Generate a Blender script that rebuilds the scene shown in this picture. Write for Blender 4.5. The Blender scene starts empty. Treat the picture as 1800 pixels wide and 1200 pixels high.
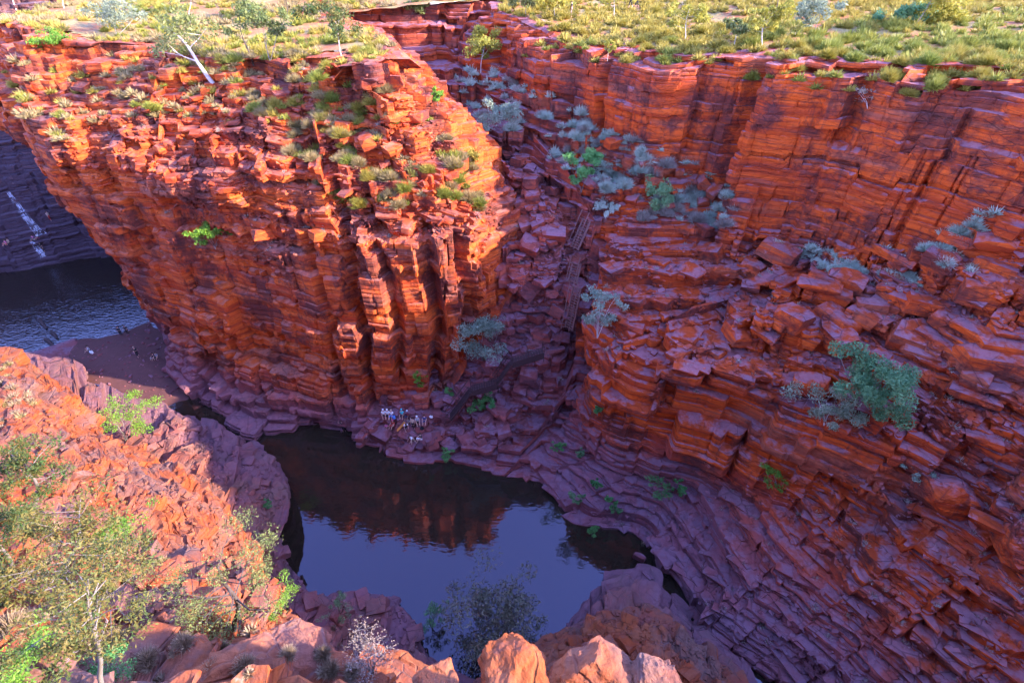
import bpy, bmesh, math, random
import numpy as np
from mathutils import Vector, Matrix, Euler

sc = bpy.context.scene
R = math.radians
# ------------------------------------------------------------------ camera, sky, sun, exposure
CAM = Vector((0.0, 0.0, 52.0)); PITCH = R(38.0); FPX = 900.0
cam_d = bpy.data.cameras.new('camera'); cam = bpy.data.objects.new('camera', cam_d)
sc.collection.objects.link(cam); cam.location = CAM
cam.rotation_euler = (R(90) - PITCH, 0, 0)
cam_d.sensor_width = 36.0; cam_d.lens = 36.0 * FPX / 1800.0; cam_d.clip_end = 9000.0; cam_d.clip_start = 0.05
sc.camera = cam

SUN_AZ, SUN_EL = R(-14.0), R(23.5)          # direction TO the sun: azimuth measured from +X, elevation
sun_dir = Vector((math.cos(SUN_AZ) * math.cos(SUN_EL), math.sin(SUN_AZ) * math.cos(SUN_EL), math.sin(SUN_EL)))
world = bpy.data.worlds.new('World'); sc.world = world; world.use_nodes = True
wn = world.node_tree; bg = wn.nodes['Background']
sky = wn.nodes.new('ShaderNodeTexSky'); sky.sky_type = 'NISHITA'; sky.sun_disc = False
sky.sun_elevation = SUN_EL; sky.sun_rotation = math.pi / 2 - SUN_AZ
sky.air_density = 1.0; sky.dust_density = 0.6; sky.ozone_density = 5.0; sky.altitude = 300
tint = wn.nodes.new('ShaderNodeMix'); tint.data_type = 'RGBA'; tint.blend_type = 'MULTIPLY'; tint.inputs[0].default_value = 1.0
tint.inputs[7].default_value = (1.20, 0.93, 1.22, 1)
wn.links.new(sky.outputs[0], tint.inputs[6]); wn.links.new(tint.outputs[2], bg.inputs[0]); bg.inputs[1].default_value = 0.15
sun_l = bpy.data.lights.new('sun', 'SUN'); sun_o = bpy.data.objects.new('sun', sun_l); sc.collection.objects.link(sun_o)
sun_l.energy = 2.4; sun_l.angle = R(0.5); sun_l.color = (1.0, 0.87, 0.70)
sun_o.rotation_euler = (-sun_dir).to_track_quat('-Z', 'Y').to_euler(); sun_o.location = (120, -10, 120)
sc.view_settings.view_transform = 'Standard'; sc.view_settings.look = 'None'
sc.view_settings.exposure = 3.2; sc.view_settings.gamma = 1.0; sc.view_settings.use_curve_mapping = False
sc.cycles.max_bounces = 6; sc.cycles.diffuse_bounces = 3; sc.cycles.glossy_bounces = 3
sc.cycles.transparent_max_bounces = 8; sc.cycles.use_denoising = True; sc.cycles.adaptive_threshold = 0.03
sc.cycles.caustics_reflective = False; sc.cycles.caustics_refractive = False

# ------------------------------------------------------------------ helpers
col = sc.collection
RNG = random.Random(11)
def tag(o, label=None, cat=None, group=None, kind=None):
    if label: o['label'] = label
    if cat: o['category'] = cat
    if group: o['group'] = group
    if kind: o['kind'] = kind
    return o
def link(name, me, mat=None, parent=None):
    o = bpy.data.objects.new(name, me); col.objects.link(o)
    if mat and me is not None and len(me.materials) == 0: me.materials.append(mat)
    if parent: o.parent = parent
    return o
def empty(name, loc=(0, 0, 0), rz=0.0):
    o = bpy.data.objects.new(name, None); col.objects.link(o); o.location = loc; o.rotation_euler = (0, 0, rz)
    o.empty_display_size = 0.2
    return o
def mesh_np(name, V, F, smooth=False):
    """V (n,3) floats, F (m,k) ints with constant k"""
    V = np.asarray(V, np.float32); F = np.asarray(F, np.int32); m, k = F.shape
    me = bpy.data.meshes.new(name)
    me.vertices.add(len(V)); me.vertices.foreach_set('co', V.ravel())
    me.loops.add(m * k); me.loops.foreach_set('vertex_index', F.ravel())
    me.polygons.add(m); me.polygons.foreach_set('loop_start', np.arange(0, m * k, k, dtype=np.int32))
    me.polygons.foreach_set('loop_total', np.full(m, k, np.int32))
    me.polygons.foreach_set('use_smooth', np.full(m, smooth, bool))
    me.update(calc_edges=True)
    return me
def hsh(*a):
    h = np.zeros(np.broadcast(*a).shape, np.uint64) + np.uint64(0x9E3779B97F4A7C15)
    for x in a:
        x = np.asarray(x).astype(np.int64).astype(np.uint64)
        h = (h ^ x) * np.uint64(0xBF58476D1CE4E5B9); h ^= h >> np.uint64(29)
        h = h * np.uint64(0x94D049BB133111EB); h ^= h >> np.uint64(32)
    return (h >> np.uint64(11)).astype(np.float64) / float(1 << 53)
np.seterr(over='ignore')
def vnoise(x, y=0.0, z=0.0, seed=0):
    x, y, z = np.broadcast_arrays(np.asarray(x, float), np.asarray(y, float), np.asarray(z, float))
    xi, yi, zi = np.floor(x), np.floor(y), np.floor(z)
    fx, fy, fz = x - xi, y - yi, z - zi
    fx, fy, fz = [f * f * (3 - 2 * f) for f in (fx, fy, fz)]
    r = 0
    for dx in (0, 1):
        for dy in (0, 1):
            for dz in (0, 1):
                w = (fx if dx else 1 - fx) * (fy if dy else 1 - fy) * (fz if dz else 1 - fz)
                r = r + w * hsh(xi + dx, yi + dy, zi + dz, np.int64(seed))
    return r * 2 - 1
def fbm(x, y=0.0, z=0.0, seed=0, oct=3):
    r, a = 0, 1.0
    for i in range(oct):
        r = r + a * vnoise(np.asarray(x) * 2 ** i, np.asarray(y) * 2 ** i, np.asarray(z) * 2 ** i, seed + 17 * i); a *= 0.5
    return r / 1.75
def catmull(P, n):
    """P (ns, ...) control values -> n samples spaced evenly by chord; returns values and parameter"""
    P = np.asarray(P, float); ns = len(P)
    d = np.sqrt((np.diff(P, axis=0) ** 2).reshape(ns - 1, -1, 3).sum(-1)).mean(-1)
    cum = np.concatenate([[0], np.cumsum(d)]); t = np.linspace(0, cum[-1], n)
    i = np.clip(np.searchsorted(cum, t, side='right') - 1, 0, ns - 2)
    u = (t - cum[i]) / np.maximum(d[i], 1e-6)
    sh = (-1,) + (1,) * (P.ndim - 1); u_ = u.reshape(sh)
    p0, p1, p2, p3 = P[np.maximum(i - 1, 0)], P[i], P[i + 1], P[np.minimum(i + 2, ns - 1)]
    m1, m2 = (p2 - p0) * 0.42, (p3 - p1) * 0.42
    v = (2 * u_**3 - 3 * u_**2 + 1) * p1 + (u_**3 - 2 * u_**2 + u_) * m1 + (-2 * u_**3 + 3 * u_**2) * p2 + (u_**3 - u_**2) * m2
    return v, t, i + u, cum
def zplat(x, y):
    x = np.asarray(x, float); y = np.asarray(y, float)
    z = 42.3 + 0.055 * np.clip(x - 10, 0, 60) + 0.03 * np.clip(x + 15, -70, 0) + 0.065 * np.clip(y - 72, 0, 120)
    z = z + 3.6 * np.exp(-(x * x + (y + 5) ** 2) / 900.0)
    z = z + 2.0 * np.exp(-((x + 68) ** 2 + (y - 79) ** 2) / 160.0)
    return z + 0.55 * fbm(x / 9, y / 9, seed=5, oct=3) + 0.9 * fbm(x / 35, y / 35, seed=8, oct=2)
def pix_ray(px, py):
    cx, cu = (px - 900) / FPX, -(py - 600) / FPX
    return Vector((cx, math.cos(PITCH) + math.sin(PITCH) * cu, -math.sin(PITCH) + math.cos(PITCH) * cu))
def at_z(px, py, z):
    r = pix_ray(px, py); return CAM + r * ((z - CAM.z) / r.z)
_dg = [None]
def hit(px, py):
    """where the sight line of a photograph pixel meets the rock built so far"""
    if _dg[0] is None: bpy.context.view_layer.update(); _dg[0] = bpy.context.evaluated_depsgraph_get()
    r = pix_ray(px, py).normalized(); o = CAM
    ok, p, n, idx, ob, m = sc.ray_cast(_dg[0], o, r)
    if not ok: return Vector(at_z(px, py, 42)), Vector((0, 0, 1)), None
    return p, n, ob
def drop(x, y, ztop=70):
    if _dg[0] is None: bpy.context.view_layer.update(); _dg[0] = bpy.context.evaluated_depsgraph_get()
    ok, p, n, idx, ob, m = sc.ray_cast(_dg[0], Vector((x, y, ztop)), Vector((0, 0, -1)))
    return (p, n, ob) if ok else (Vector((x, y, 0)), Vector((0, 0, 1)), None)
# ------------------------------------------------------------------ materials
def nodemat(name):
    m = bpy.data.materials.new(name); m.use_nodes = True; nt = m.node_tree
    b = nt.nodes['Principled BSDF']; b.inputs['Roughness'].default_value = 0.85
    b.inputs['Specular IOR Level'].default_value = 0.25
    return m, nt, b
def N(nt, typ, **kw):
    n = nt.nodes.new(typ)
    for k, v in kw.items():
        if k in n.inputs.keys() if hasattr(n.inputs, 'keys') else False: n.inputs[k].default_value = v
        else: setattr(n, k, v)
    return n
def mixc(nt, fac, a, b, typ='MIX'):
    n = nt.nodes.new('ShaderNodeMix'); n.data_type = 'RGBA'; n.blend_type = typ
    for s, v in ((n.inputs[0], fac), (n.inputs[6], a), (n.inputs[7], b)):
        if hasattr(v, 'links') or isinstance(v, bpy.types.NodeSocket): nt.links.new(v, s)
        elif isinstance(v, (int, float)): s.default_value = v
        else: s.default_value = (*v, 1)
    return n.outputs[2]
def math_(nt, op, a, b=0.0, c=0.0):
    n = nt.nodes.new('ShaderNodeMath'); n.operation = op
    for i, v in enumerate((a, b, c)):
        if isinstance(v, bpy.types.NodeSocket): nt.links.new(v, n.inputs[i])
        else: n.inputs[i].default_value = v
    return n.outputs[0]
def mapr(nt, v, a, b, c=0.0, d=1.0):
    n = nt.nodes.new('ShaderNodeMapRange'); n.interpolation_type = 'SMOOTHSTEP'
    nt.links.new(v, n.inputs[0])
    for i, x in enumerate((a, b, c, d)): n.inputs[i + 1].default_value = x
    return n.outputs[0]
def noise(nt, vec, scale, detail=4.0, rough=0.55):
    n = nt.nodes.new('ShaderNodeTexNoise'); n.inputs['Scale'].default_value = scale
    n.inputs['Detail'].default_value = detail; n.inputs['Roughness'].default_value = rough
    nt.links.new(vec, n.inputs['Vector']); return n.outputs[0]
def scaled(nt, vec, s):
    n = nt.nodes.new('ShaderNodeMapping'); n.inputs['Scale'].default_value = s
    nt.links.new(vec, n.inputs['Vector']); return n.outputs[0]

def rock_material(name, fresh=(0.62, 0.088, 0.009), red=(0.40, 0.046, 0.007), patina_and_light=(0.25, 0.12, 0.14), dark=(0.070, 0.022, 0.022),
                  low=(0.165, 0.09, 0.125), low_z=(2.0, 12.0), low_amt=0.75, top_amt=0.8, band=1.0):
    m, nt, b = nodemat(name)
    geo = nt.nodes.new('ShaderNodeNewGeometry'); P = geo.outputs['Position']
    sx = nt.nodes.new('ShaderNodeSeparateXYZ'); nt.links.new(P, sx.inputs[0])
    sn = nt.nodes.new('ShaderNodeSeparateXYZ'); nt.links.new(geo.outputs['True Normal'], sn.inputs[0])
    bands = noise(nt, scaled(nt, P, (0.05, 0.05, 1.5)), 1.0, 2.0, 0.6)
    lam = noise(nt, scaled(nt, P, (0.25, 0.25, 7.0)), 1.0, 2.0, 0.6)
    blotch = noise(nt, P, 0.22, 3.0, 0.6)
    fine = noise(nt, P, 2.2, 4.0, 0.65)
    c = mixc(nt, mapr(nt, bands, 0.38, 0.62), fresh, red)
    c = mixc(nt, math_(nt, 'MULTIPLY', mapr(nt, lam, 0.52, 0.72), 0.55 * band), c, dark)
    lam2 = noise(nt, scaled(nt, P, (0.10, 0.10, 2.6)), 1.0, 3.0, 0.65)
    c = mixc(nt, math_(nt, 'MULTIPLY', mapr(nt, lam2, 0.57, 0.64), 0.55 * band), c, dark)
    strk = noise(nt, scaled(nt, P, (1.3, 1.3, 0.10)), 1.0, 3.0, 0.6)
    c = mixc(nt, math_(nt, 'MULTIPLY', mapr(nt, strk, 0.58, 0.72), 0.6), c, dark)
    big = noise(nt, scaled(nt, P, (0.06, 0.06, 0.4)), 1.0, 3.0, 0.6)
    c = mixc(nt, math_(nt, 'MULTIPLY', mapr(nt, big, 0.54, 0.66), 0.55), c, (0.24, 0.09, 0.06))
    varn = math_(nt, 'MULTIPLY', mapr(nt, math_(nt, 'ADD', blotch, math_(nt, 'MULTIPLY', fine, 0.35)), 0.62, 0.82), 0.8)
    c = mixc(nt, varn, c, dark)
    top = mapr(nt, math_(nt, 'ADD', sn.outputs[2], math_(nt, 'MULTIPLY_ADD', fine, 0.8, -0.4)), 0.25, 0.75)
    pvar = noise(nt, P, 0.55, 4.0, 0.65)
    pat = mixc(nt, mapr(nt, pvar, 0.44, 0.60), patina_and_light, tuple(0.55 * a_ + 0.45 * b_ * 0.55 for a_, b_ in zip(red, fresh)))
    pat = mixc(nt, math_(nt, 'MULTIPLY', mapr(nt, pvar, 0.40, 0.30), 0.6), pat, dark)
    c = mixc(nt, math_(nt, 'MULTIPLY', top, top_amt), c, pat)  # up-facing tops: weathered patina plus a tint of sky light in the colour
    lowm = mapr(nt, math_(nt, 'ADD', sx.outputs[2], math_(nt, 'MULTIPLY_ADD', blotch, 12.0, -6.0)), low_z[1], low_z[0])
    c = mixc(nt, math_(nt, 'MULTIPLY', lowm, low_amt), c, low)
    # pale lichen / dry dust flecks
    fl = noise(nt, P, 0.9, 5.0, 0.7)
    c = mixc(nt, math_(nt, 'MULTIPLY', mapr(nt, fl, 0.66, 0.74), 0.45), c, (0.36, 0.26, 0.26))
    c = mixc(nt, math_(nt, 'MULTIPLY', mapr(nt, fine, 0.35, 0.7), 0.35), c, mixc(nt, 1.0, c, (0.55, 0.5, 0.5), 'MULTIPLY'))
    v = nt.nodes.new('ShaderNodeTexVoronoi'); v.feature = 'DISTANCE_TO_EDGE'; v.inputs['Scale'].default_value = 1.0
    nt.links.new(scaled(nt, P, (0.55, 0.55, 1.5)), v.inputs['Vector'])
    crack = mapr(nt, v.outputs[0], 0.0, 0.045)
    ck = mapr(nt, v.outputs[0], 0.004, 0.03, 0.65, 0.0)
    c = mixc(nt, math_(nt, 'MULTIPLY', ck, mapr(nt, blotch, 0.4, 0.6)), c, dark)
    nt.links.new(c, b.inputs['Base Color'])
    hgt = math_(nt, 'ADD', math_(nt, 'MULTIPLY', lam, 0.5), math_(nt, 'ADD', math_(nt, 'MULTIPLY', fine, 0.45), math_(nt, 'MULTIPLY', crack, 0.22)))
    bp = nt.nodes.new('ShaderNodeBump'); bp.inputs['Strength'].default_value = 0.9; bp.inputs['Distance'].default_value = 0.22
    nt.links.new(hgt, bp.inputs['Height']); nt.links.new(bp.outputs[0], b.inputs['Normal'])
    return m
M = {}
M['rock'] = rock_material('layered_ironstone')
M['rock_prom'] = rock_material('promontory_ironstone', fresh=(0.60, 0.105, 0.014), low_z=(2.0, 8.0), top_amt=0.4, patina_and_light=(0.36, 0.16, 0.13))
M['rock_gully'] = rock_material('gully_ironstone', fresh=(0.46, 0.070, 0.014), red=(0.28, 0.05, 0.025), low_z=(2.0, 40.0), low_amt=0.45, top_amt=0.85, patina_and_light=(0.25, 0.125, 0.155))  # gully tops: sky-lit violet mixed into the patina colour
M['rock_near'] = rock_material('near_slope_ironstone', fresh=(0.31, 0.076, 0.020), red=(0.26, 0.048, 0.012), patina_and_light=(0.17, 0.085, 0.058), dark=(0.14, 0.08, 0.075), low_z=(1.0, 7.0), top_amt=0.35, band=0.5)  # low bench: violet of its shade mixed into the rock colour
M['rock_fall'] = rock_material('waterfall_ironstone', fresh=(0.17, 0.075, 0.07), red=(0.11, 0.055, 0.055), patina_and_light=(0.16, 0.105, 0.13), low=(0.10, 0.065, 0.085), low_z=(20., 34.), low_amt=0.9)

def ground_material():
    m, nt, b = nodemat('plateau_soil')
    geo = nt.nodes.new('ShaderNodeNewGeometry'); P = geo.outputs['Position']
    a = noise(nt, P, 0.25, 6.0, 0.6); f = noise(nt, P, 2.5, 5.0, 0.6)
    c = mixc(nt, mapr(nt, a, 0.4, 0.62), (0.36, 0.11, 0.04), (0.30, 0.22, 0.085))
    c = mixc(nt, mapr(nt, f, 0.45, 0.65), c, (0.22, 0.165, 0.06))
    nt.links.new(c, b.inputs['Base Color'])
    bp = nt.nodes.new('ShaderNodeBump'); bp.inputs['Distance'].default_value = 0.2; nt.links.new(f, bp.inputs['Height']); nt.links.new(bp.outputs[0], b.inputs['Normal'])
    return m
M['soil'] = ground_material()
def water_material():
    m, nt, b = nodemat('pool_water')
    geo = nt.nodes.new('ShaderNodeNewGeometry'); P = geo.outputs['Position']
    b.inputs['Base Color'].default_value = (0.022, 0.016, 0.010, 1); b.inputs['Roughness'].default_value = 0.03
    b.inputs['IOR'].default_value = 1.78; b.inputs['Specular IOR Level'].default_value = 0.5
    b.inputs['Specular Tint'].default_value = (0.86, 0.74, 1.0, 1)
    w1 = noise(nt, scaled(nt, P, (1.3, 2.6, 1.0)), 1.0, 2.0, 0.5)
    w2 = noise(nt, scaled(nt, P, (0.25, 0.4, 1.0)), 1.0, 2.0, 0.5)
    # the waterfall pool is choppier than the still lower pool
    sx = nt.nodes.new('ShaderNodeSeparateXYZ'); nt.links.new(P, sx.inputs[0])
    chop = mapr(nt, sx.outputs[0], -40.0, -58.0, 0.09, 1.0)
    bp = nt.nodes.new('ShaderNodeBump'); bp.inputs['Distance'].default_value = 0.16
    nt.links.new(math_(nt, 'MULTIPLY', chop, 0.55), bp.inputs['Strength'])
    nt.links.new(math_(nt, 'ADD', w1, math_(nt, 'MULTIPLY', w2, 1.5)), bp.inputs['Height']); nt.links.new(bp.outputs[0], b.inputs['Normal'])
    return m
M['water'] = water_material()
def simple(name, c, rough=0.8, var=0.0, vscale=3.0, trans=0.0, objvar=0.0):
    m, nt, b = nodemat(name); b.inputs['Roughness'].default_value = rough
    oi = nt.nodes.new('ShaderNodeObjectInfo')
    geo = nt.nodes.new('ShaderNodeNewGeometry')
    n = noise(nt, geo.outputs['Position'], vscale, 3.0)
    k = math_(nt, 'ADD', math_(nt, 'MULTIPLY_ADD', n, 2 * var, 1.0 - var), math_(nt, 'MULTIPLY_ADD', oi.outputs['Random'], 2 * objvar, -objvar))
    cc = nt.nodes.new('ShaderNodeCombineXYZ')
    for i in range(3): nt.links.new(k, cc.inputs[i])
    c_ = mixc(nt, 1.0, c, cc.outputs[0], 'MULTIPLY')
    nt.links.new(c_, b.inputs['Base Color'])
    return m
def leafmat(name, c1, c2, scale=1.2, trans=0.3):
    m, nt, b = nodemat(name); b.inputs['Roughness'].default_value = 0.6
    geo = nt.nodes.new('ShaderNodeNewGeometry'); oi = nt.nodes.new('ShaderNodeObjectInfo')
    n = noise(nt, geo.outputs['Position'], scale, 3.0)
    r = math_(nt, 'ADD', math_(nt, 'MULTIPLY', geo.outputs['Random Per Island'], 0.55), math_(nt, 'MULTIPLY', oi.outputs['Random'], 0.35))
    f = mapr(nt, math_(nt, 'ADD', r, math_(nt, 'MULTIPLY_ADD', n, 1.0, -0.45)), 0.05, 0.95)
    c = mixc(nt, f, c1, c2)
    nt.links.new(c, b.inputs['Base Color'])
    t = nt.nodes.new('ShaderNodeBsdfTranslucent'); nt.links.new(c, t.inputs[0])
    ms = nt.nodes.new('ShaderNodeMixShader'); ms.inputs[0].default_value = trans
    nt.links.new(b.outputs[0], ms.inputs[1]); nt.links.new(t.outputs[0], ms.inputs[2])
    nt.links.new(ms.outputs[0], nt.nodes['Material Output'].inputs[0])
    return m

LEAF = {
 'spin_yellow': leafmat('spinifex_yellow_green', (0.21, 0.185, 0.022), (0.40, 0.305, 0.065), 0.45, 0.25),
 'spin_green': leafmat('spinifex_green', (0.14, 0.18, 0.03), (0.30, 0.28, 0.05), 0.45, 0.25),
 'spin_straw': leafmat('spinifex_straw', (0.21, 0.155, 0.06), (0.36, 0.27, 0.13), 0.45, 0.25),
 'spin_cool_shade': leafmat('spinifex_grey_green', (0.30, 0.37, 0.28), (0.50, 0.54, 0.42), 0.45, 0.25),  # spinifex of the shaded spots, cool cast of shade put into its colour
 'spin_mix': leafmat('spinifex_mixed', (0.13, 0.16, 0.035), (0.44, 0.36, 0.12), 0.16, 0.25),
 'dry': leafmat('dry_grass', (0.20, 0.13, 0.08), (0.36, 0.26, 0.17), 0.6, 0.2),
 'tuft': leafmat('pale_tufts', (0.26, 0.21, 0.17), (0.44, 0.37, 0.30), 0.6, 0.2),
 'gum': leafmat('gum_leaves', (0.09, 0.13, 0.035), (0.26, 0.27, 0.09), 0.8, 0.35),
 'gum_pale': leafmat('pale_gum_leaves', (0.17, 0.21, 0.13), (0.34, 0.36, 0.22), 0.8, 0.35),
 'gum_yellow': leafmat('yellow_gum_leaves', (0.22, 0.22, 0.03), (0.42, 0.36, 0.06), 0.8, 0.35),
 'gum_rust': leafmat('rusty_green_leaves', (0.04, 0.105, 0.026), (0.18, 0.13, 0.032), 0.9, 0.35),
 'bright': leafmat('bright_green_leaves', (0.08, 0.20, 0.02), (0.22, 0.38, 0.05), 1.0, 0.4),
 'fig': leafmat('fig_green_leaves', (0.06, 0.22, 0.06), (0.17, 0.38, 0.11), 1.0, 0.35),
 'grey': leafmat('grey_green_leaves', (0.17, 0.24, 0.17), (0.34, 0.40, 0.28), 1.0, 0.3),
 'olive': leafmat('olive_leaves', (0.09, 0.21, 0.09), (0.23, 0.37, 0.15), 1.0, 0.3),
 'scrub': leafmat('brown_scrub', (0.08, 0.09, 0.055), (0.20, 0.17, 0.11), 1.0, 0.2),
 'dead': leafmat('dry_twigs', (0.17, 0.12, 0.095), (0.27, 0.20, 0.16), 1.0, 0.1),
}
M['bark_white'] = simple('white_bark', (0.48, 0.40, 0.36), 0.8, 0.25, 2.0)
M['bark_grey'] = simple('grey_bark', (0.20, 0.165, 0.15), 0.85, 0.3, 3.0)
M['bark_dark'] = simple('dark_bark', (0.09, 0.065, 0.06), 0.9, 0.3, 3.0)
M['steel'] = simple('rusty_brown_steel', (0.055, 0.028, 0.028), 0.6, 0.3, 4.0)
M['steel_light'] = simple('brown_ladder_steel', (0.19, 0.09, 0.08), 0.6, 0.2, 4.0)
M['foam'] = simple('white_water', (0.75, 0.75, 0.80), 0.4, 0.2, 6.0)
M['sand'] = simple('wet_brown_sand', (0.105, 0.040, 0.036), 0.8, 0.3, 1.5)
M['log'] = simple('drift_log_bark', (0.06, 0.04, 0.04), 0.9, 0.3, 3.0)
M['timber'] = simple('orange_timber', (0.62, 0.22, 0.05), 0.7, 0.2, 3.0)

def falls_material():
    m, nt, b = nodemat('falling_water'); geo = nt.nodes.new('ShaderNodeNewGeometry')
    b.inputs['Base Color'].default_value = (0.62, 0.62, 0.72, 1); b.inputs['Roughness'].default_value = 0.35
    tc = nt.nodes.new('ShaderNodeTexCoord')
    a = noise(nt, scaled(nt, tc.outputs['Object'], (4.5, 4.5, 0.4)), 1.0, 3.0, 0.6)
    f = noise(nt, tc.outputs['Object'], 0.5, 3.0, 0.6)
    nt.links.new(mapr(nt, math_(nt, 'ADD', a, math_(nt, 'MULTIPLY_ADD', f, 0.8, -0.4)), 0.35, 0.68, 0.0, 0.85), b.inputs['Alpha'])
    return m
M['falls'] = falls_material()
# ------------------------------------------------------------------ rock walls: stacked, jointed beds
WALLS = {}
def wall(name, ctrl, mat, du=0.22, thick=(0.3, 1.3), seed=1, ampL=0.28, ampB=0.9, bedT=(3, 7), bedL=(4, 10), blockL=(0.9, 4.0),
         soft=0.35, sub=2, nt=1, smoothmix=0.0, macro=1.0, fine=0.12, joints=(), plateau=True, under=1.6, flip=1, label=None, zdetail=None, ampz=None, fault=1.0, gsel=(1, 1, 2, 3, 4), longL=1.0):
    rs = np.random.RandomState(seed)
    ctrl = np.asarray(ctrl, float).copy()
    if plateau: ctrl[:, -1, 2] = zplat(ctrl[:, -1, 0], ctrl[:, -1, 1])
    length = np.sqrt((np.diff(ctrl[:, ctrl.shape[1] // 2], axis=0) ** 2).sum(-1)).sum()
    nu = int(length / du)
    prof, s, par, cum = catmull(ctrl, nu)
    base = prof[:, :1].copy(); base[:, :, 2] -= under
    prof = np.concatenate([base, prof], 1)
    nr = prof.shape[1]
    for r in range(1, nr): prof[:, r, 2] = np.maximum(prof[:, r, 2], prof[:, r - 1, 2] + 0.05)
    # outward horizontal normals, smoothed along the wall
    tan = np.gradient(prof[:, :, :2], axis=0)
    k = max(3, int(3.0 / du)); ker = np.hanning(k + 2)[1:-1]; ker /= ker.sum()
    for r in range(nr):
        for c in range(2):
            tan[:, r, c] = np.convolve(np.pad(tan[:, r, c], k, mode='edge'), ker, 'same')[k:-k]
    nrm = np.stack([tan[:, :, 1], -tan[:, :, 0]], -1) * flip
    nrm /= np.linalg.norm(nrm, axis=-1, keepdims=True) + 1e-9
    zmin, zmax = prof[:, 0, 2].min() - 0.5, prof[:, -1, 2].max() + 0.5
    zb = [zmin]
    while zb[-1] < zmax:
        t = math.exp(rs.uniform(math.log(thick[0]), math.log(thick[1])))
        if zdetail: t *= zdetail(zb[-1])
        zb.append(zb[-1] + t)
    zb = np.array(zb); K = len(zb) - 1
    bb = [zmin]
    while bb[-1] < zmax: bb.append(bb[-1] + rs.uniform(*bedT))
    bb = np.array(bb)
    und = 0.5 * vnoise(s / 14.0, seed=seed) + 0.18 * vnoise(s / 4.0, seed=seed + 3)
    fcell = np.floor(s / 5.5 + 0.9 * vnoise(s / 6.0, seed=seed + 13))
    und = und + fault * (hsh(fcell, np.int64(seed + 14)) - 0.5)
    z0, z1 = prof[:, 0, 2], prof[:, -1, 2]
    def XY(z):
        xy = prof[:, 0, :2].copy(); n_ = nrm[:, 0].copy(); run = np.zeros(nu)
        for r in range(nr - 1):
            a, b = prof[:, r, 2], prof[:, r + 1, 2]
            f = np.clip((z - a) / (b - a), 0, 1); msk = z >= a
            xy[msk] = (prof[:, r, :2] + (prof[:, r + 1, :2] - prof[:, r, :2]) * f[:, None])[msk]
            n_[msk] = (nrm[:, r] + (nrm[:, r + 1] - nrm[:, r]) * f[:, None])[msk]
            run[msk] = (np.linalg.norm(prof[:, r + 1, :2] - prof[:, r, :2], axis=1) / (b - a))[msk]
        return xy, n_, run
    jd = np.zeros(nu)
    rows = []
    LB = []          # bookkeeping of blocks for later: (k, cell, column range, z range)
    for kk in range(K):
        zl = np.clip(zb[kk] + und, z0, z1); zh = np.clip(zb[kk + 1] + und, z0, z1)
        th = zb[kk + 1] - zb[kk]
        kb = int(np.searchsorted(bb, zb[kk] + 1e-6))
        gs = gsel(zb[kk]) if callable(gsel) else gsel
        gc = np.floor(s / 4.2 + 17.3 * kb + 0.8 * vnoise(s / 4.0, seed=seed + 300 + kb))
        hg = hsh(gc, np.int64(kb), np.int64(seed + 21))
        if isinstance(gs[0], tuple): g = np.where(par > gs[2], np.array(gs[1])[(hg * len(gs[1])).astype(int)], np.array(gs[0])[(hg * len(gs[0])).astype(int)])
        else: g = np.array(gs)[(hg * len(gs)).astype(int)]
        k0 = (kk // g) * g; k1 = np.minimum(k0 + g, K)
        zm = np.clip((zb[k0] + zb[k1]) / 2 + und, z0, z1)
        xy, n_, run = XY(zm)
        L = blockL[0] + (blockL[1] - blockL[0]) * hsh(k0, np.int64(seed + 22)) * (0.6 + 0.5 * g)
        L = L * np.where((par > 10.6) & (zm < 21), longL, 1.0)
        cs = (s + 50 * hsh(k0, np.int64(seed + 23)) + 0.45 * L * vnoise(s / (0.9 * L), k0 * 3.7, seed=seed)) / L
        ci = np.floor(cs); cf = cs - ci
        h1 = hsh(ci, k0, np.int64(seed)); h2 = hsh(ci, np.int64(kk), np.int64(seed + 7))
        LBd = bedL[0] + (bedL[1] - bedL[0]) * hsh(np.int64(kb), np.int64(seed + 2))
        cB = (s + 31.7 * (kb // 2) + 0.4 * LBd * vnoise(s / LBd, seed=seed + 100 + kb)) / LBd
        bi = np.floor(cB); bf = cB - bi
        hB = hsh(bi, np.int64(kb), np.int64(seed + 5))
        az = ampz(zb[kk], s) if ampz else 1.0
        off = az * (ampL * (h1 * 2 - 1) + ampB * (hB * 2 - 1)) + 0.05 * (h2 * 2 - 1)
        rec = rs.rand()
        off = off - (soft * (0.5 + rs.rand()) if rec < 0.22 else 0.0) + (0.18 if rec > 0.85 else 0.0)
        grv = np.minimum(cf, 1 - cf) * L
        off = off - 0.20 * np.clip(1 - grv / (0.9 * du), 0, 1) * (h2 > 0.35)
        grB = np.minimum(bf, 1 - bf) * LBd
        off = off - 0.55 * az * np.clip(1 - grB / (1.6 * du), 0, 1) * (hB > 0.4)
        off = off + macro * (1.1 * fbm(s / 9.0, zm / 11.0, seed=seed + 40, oct=3))
        for (sj, dep, wid, zlo, zhi) in joints:
            sc_ = np.interp(sj, np.arange(len(cum)), cum)
            dd = np.abs(s - sc_ - 0.5 * vnoise(zm / 4.0, seed=int(sj * 10)))
            off = off - dep * np.clip(1 - dd / wid, 0, 1) ** 0.6 * ((zm > zlo) & (zm < zhi))
        ztop = zh - (zh - zl) * 0.4 * h2 * (h1 > 0.4) * (kk == k1 - 1)
        m = sub + (1 if th > 0.9 else 0)
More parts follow.
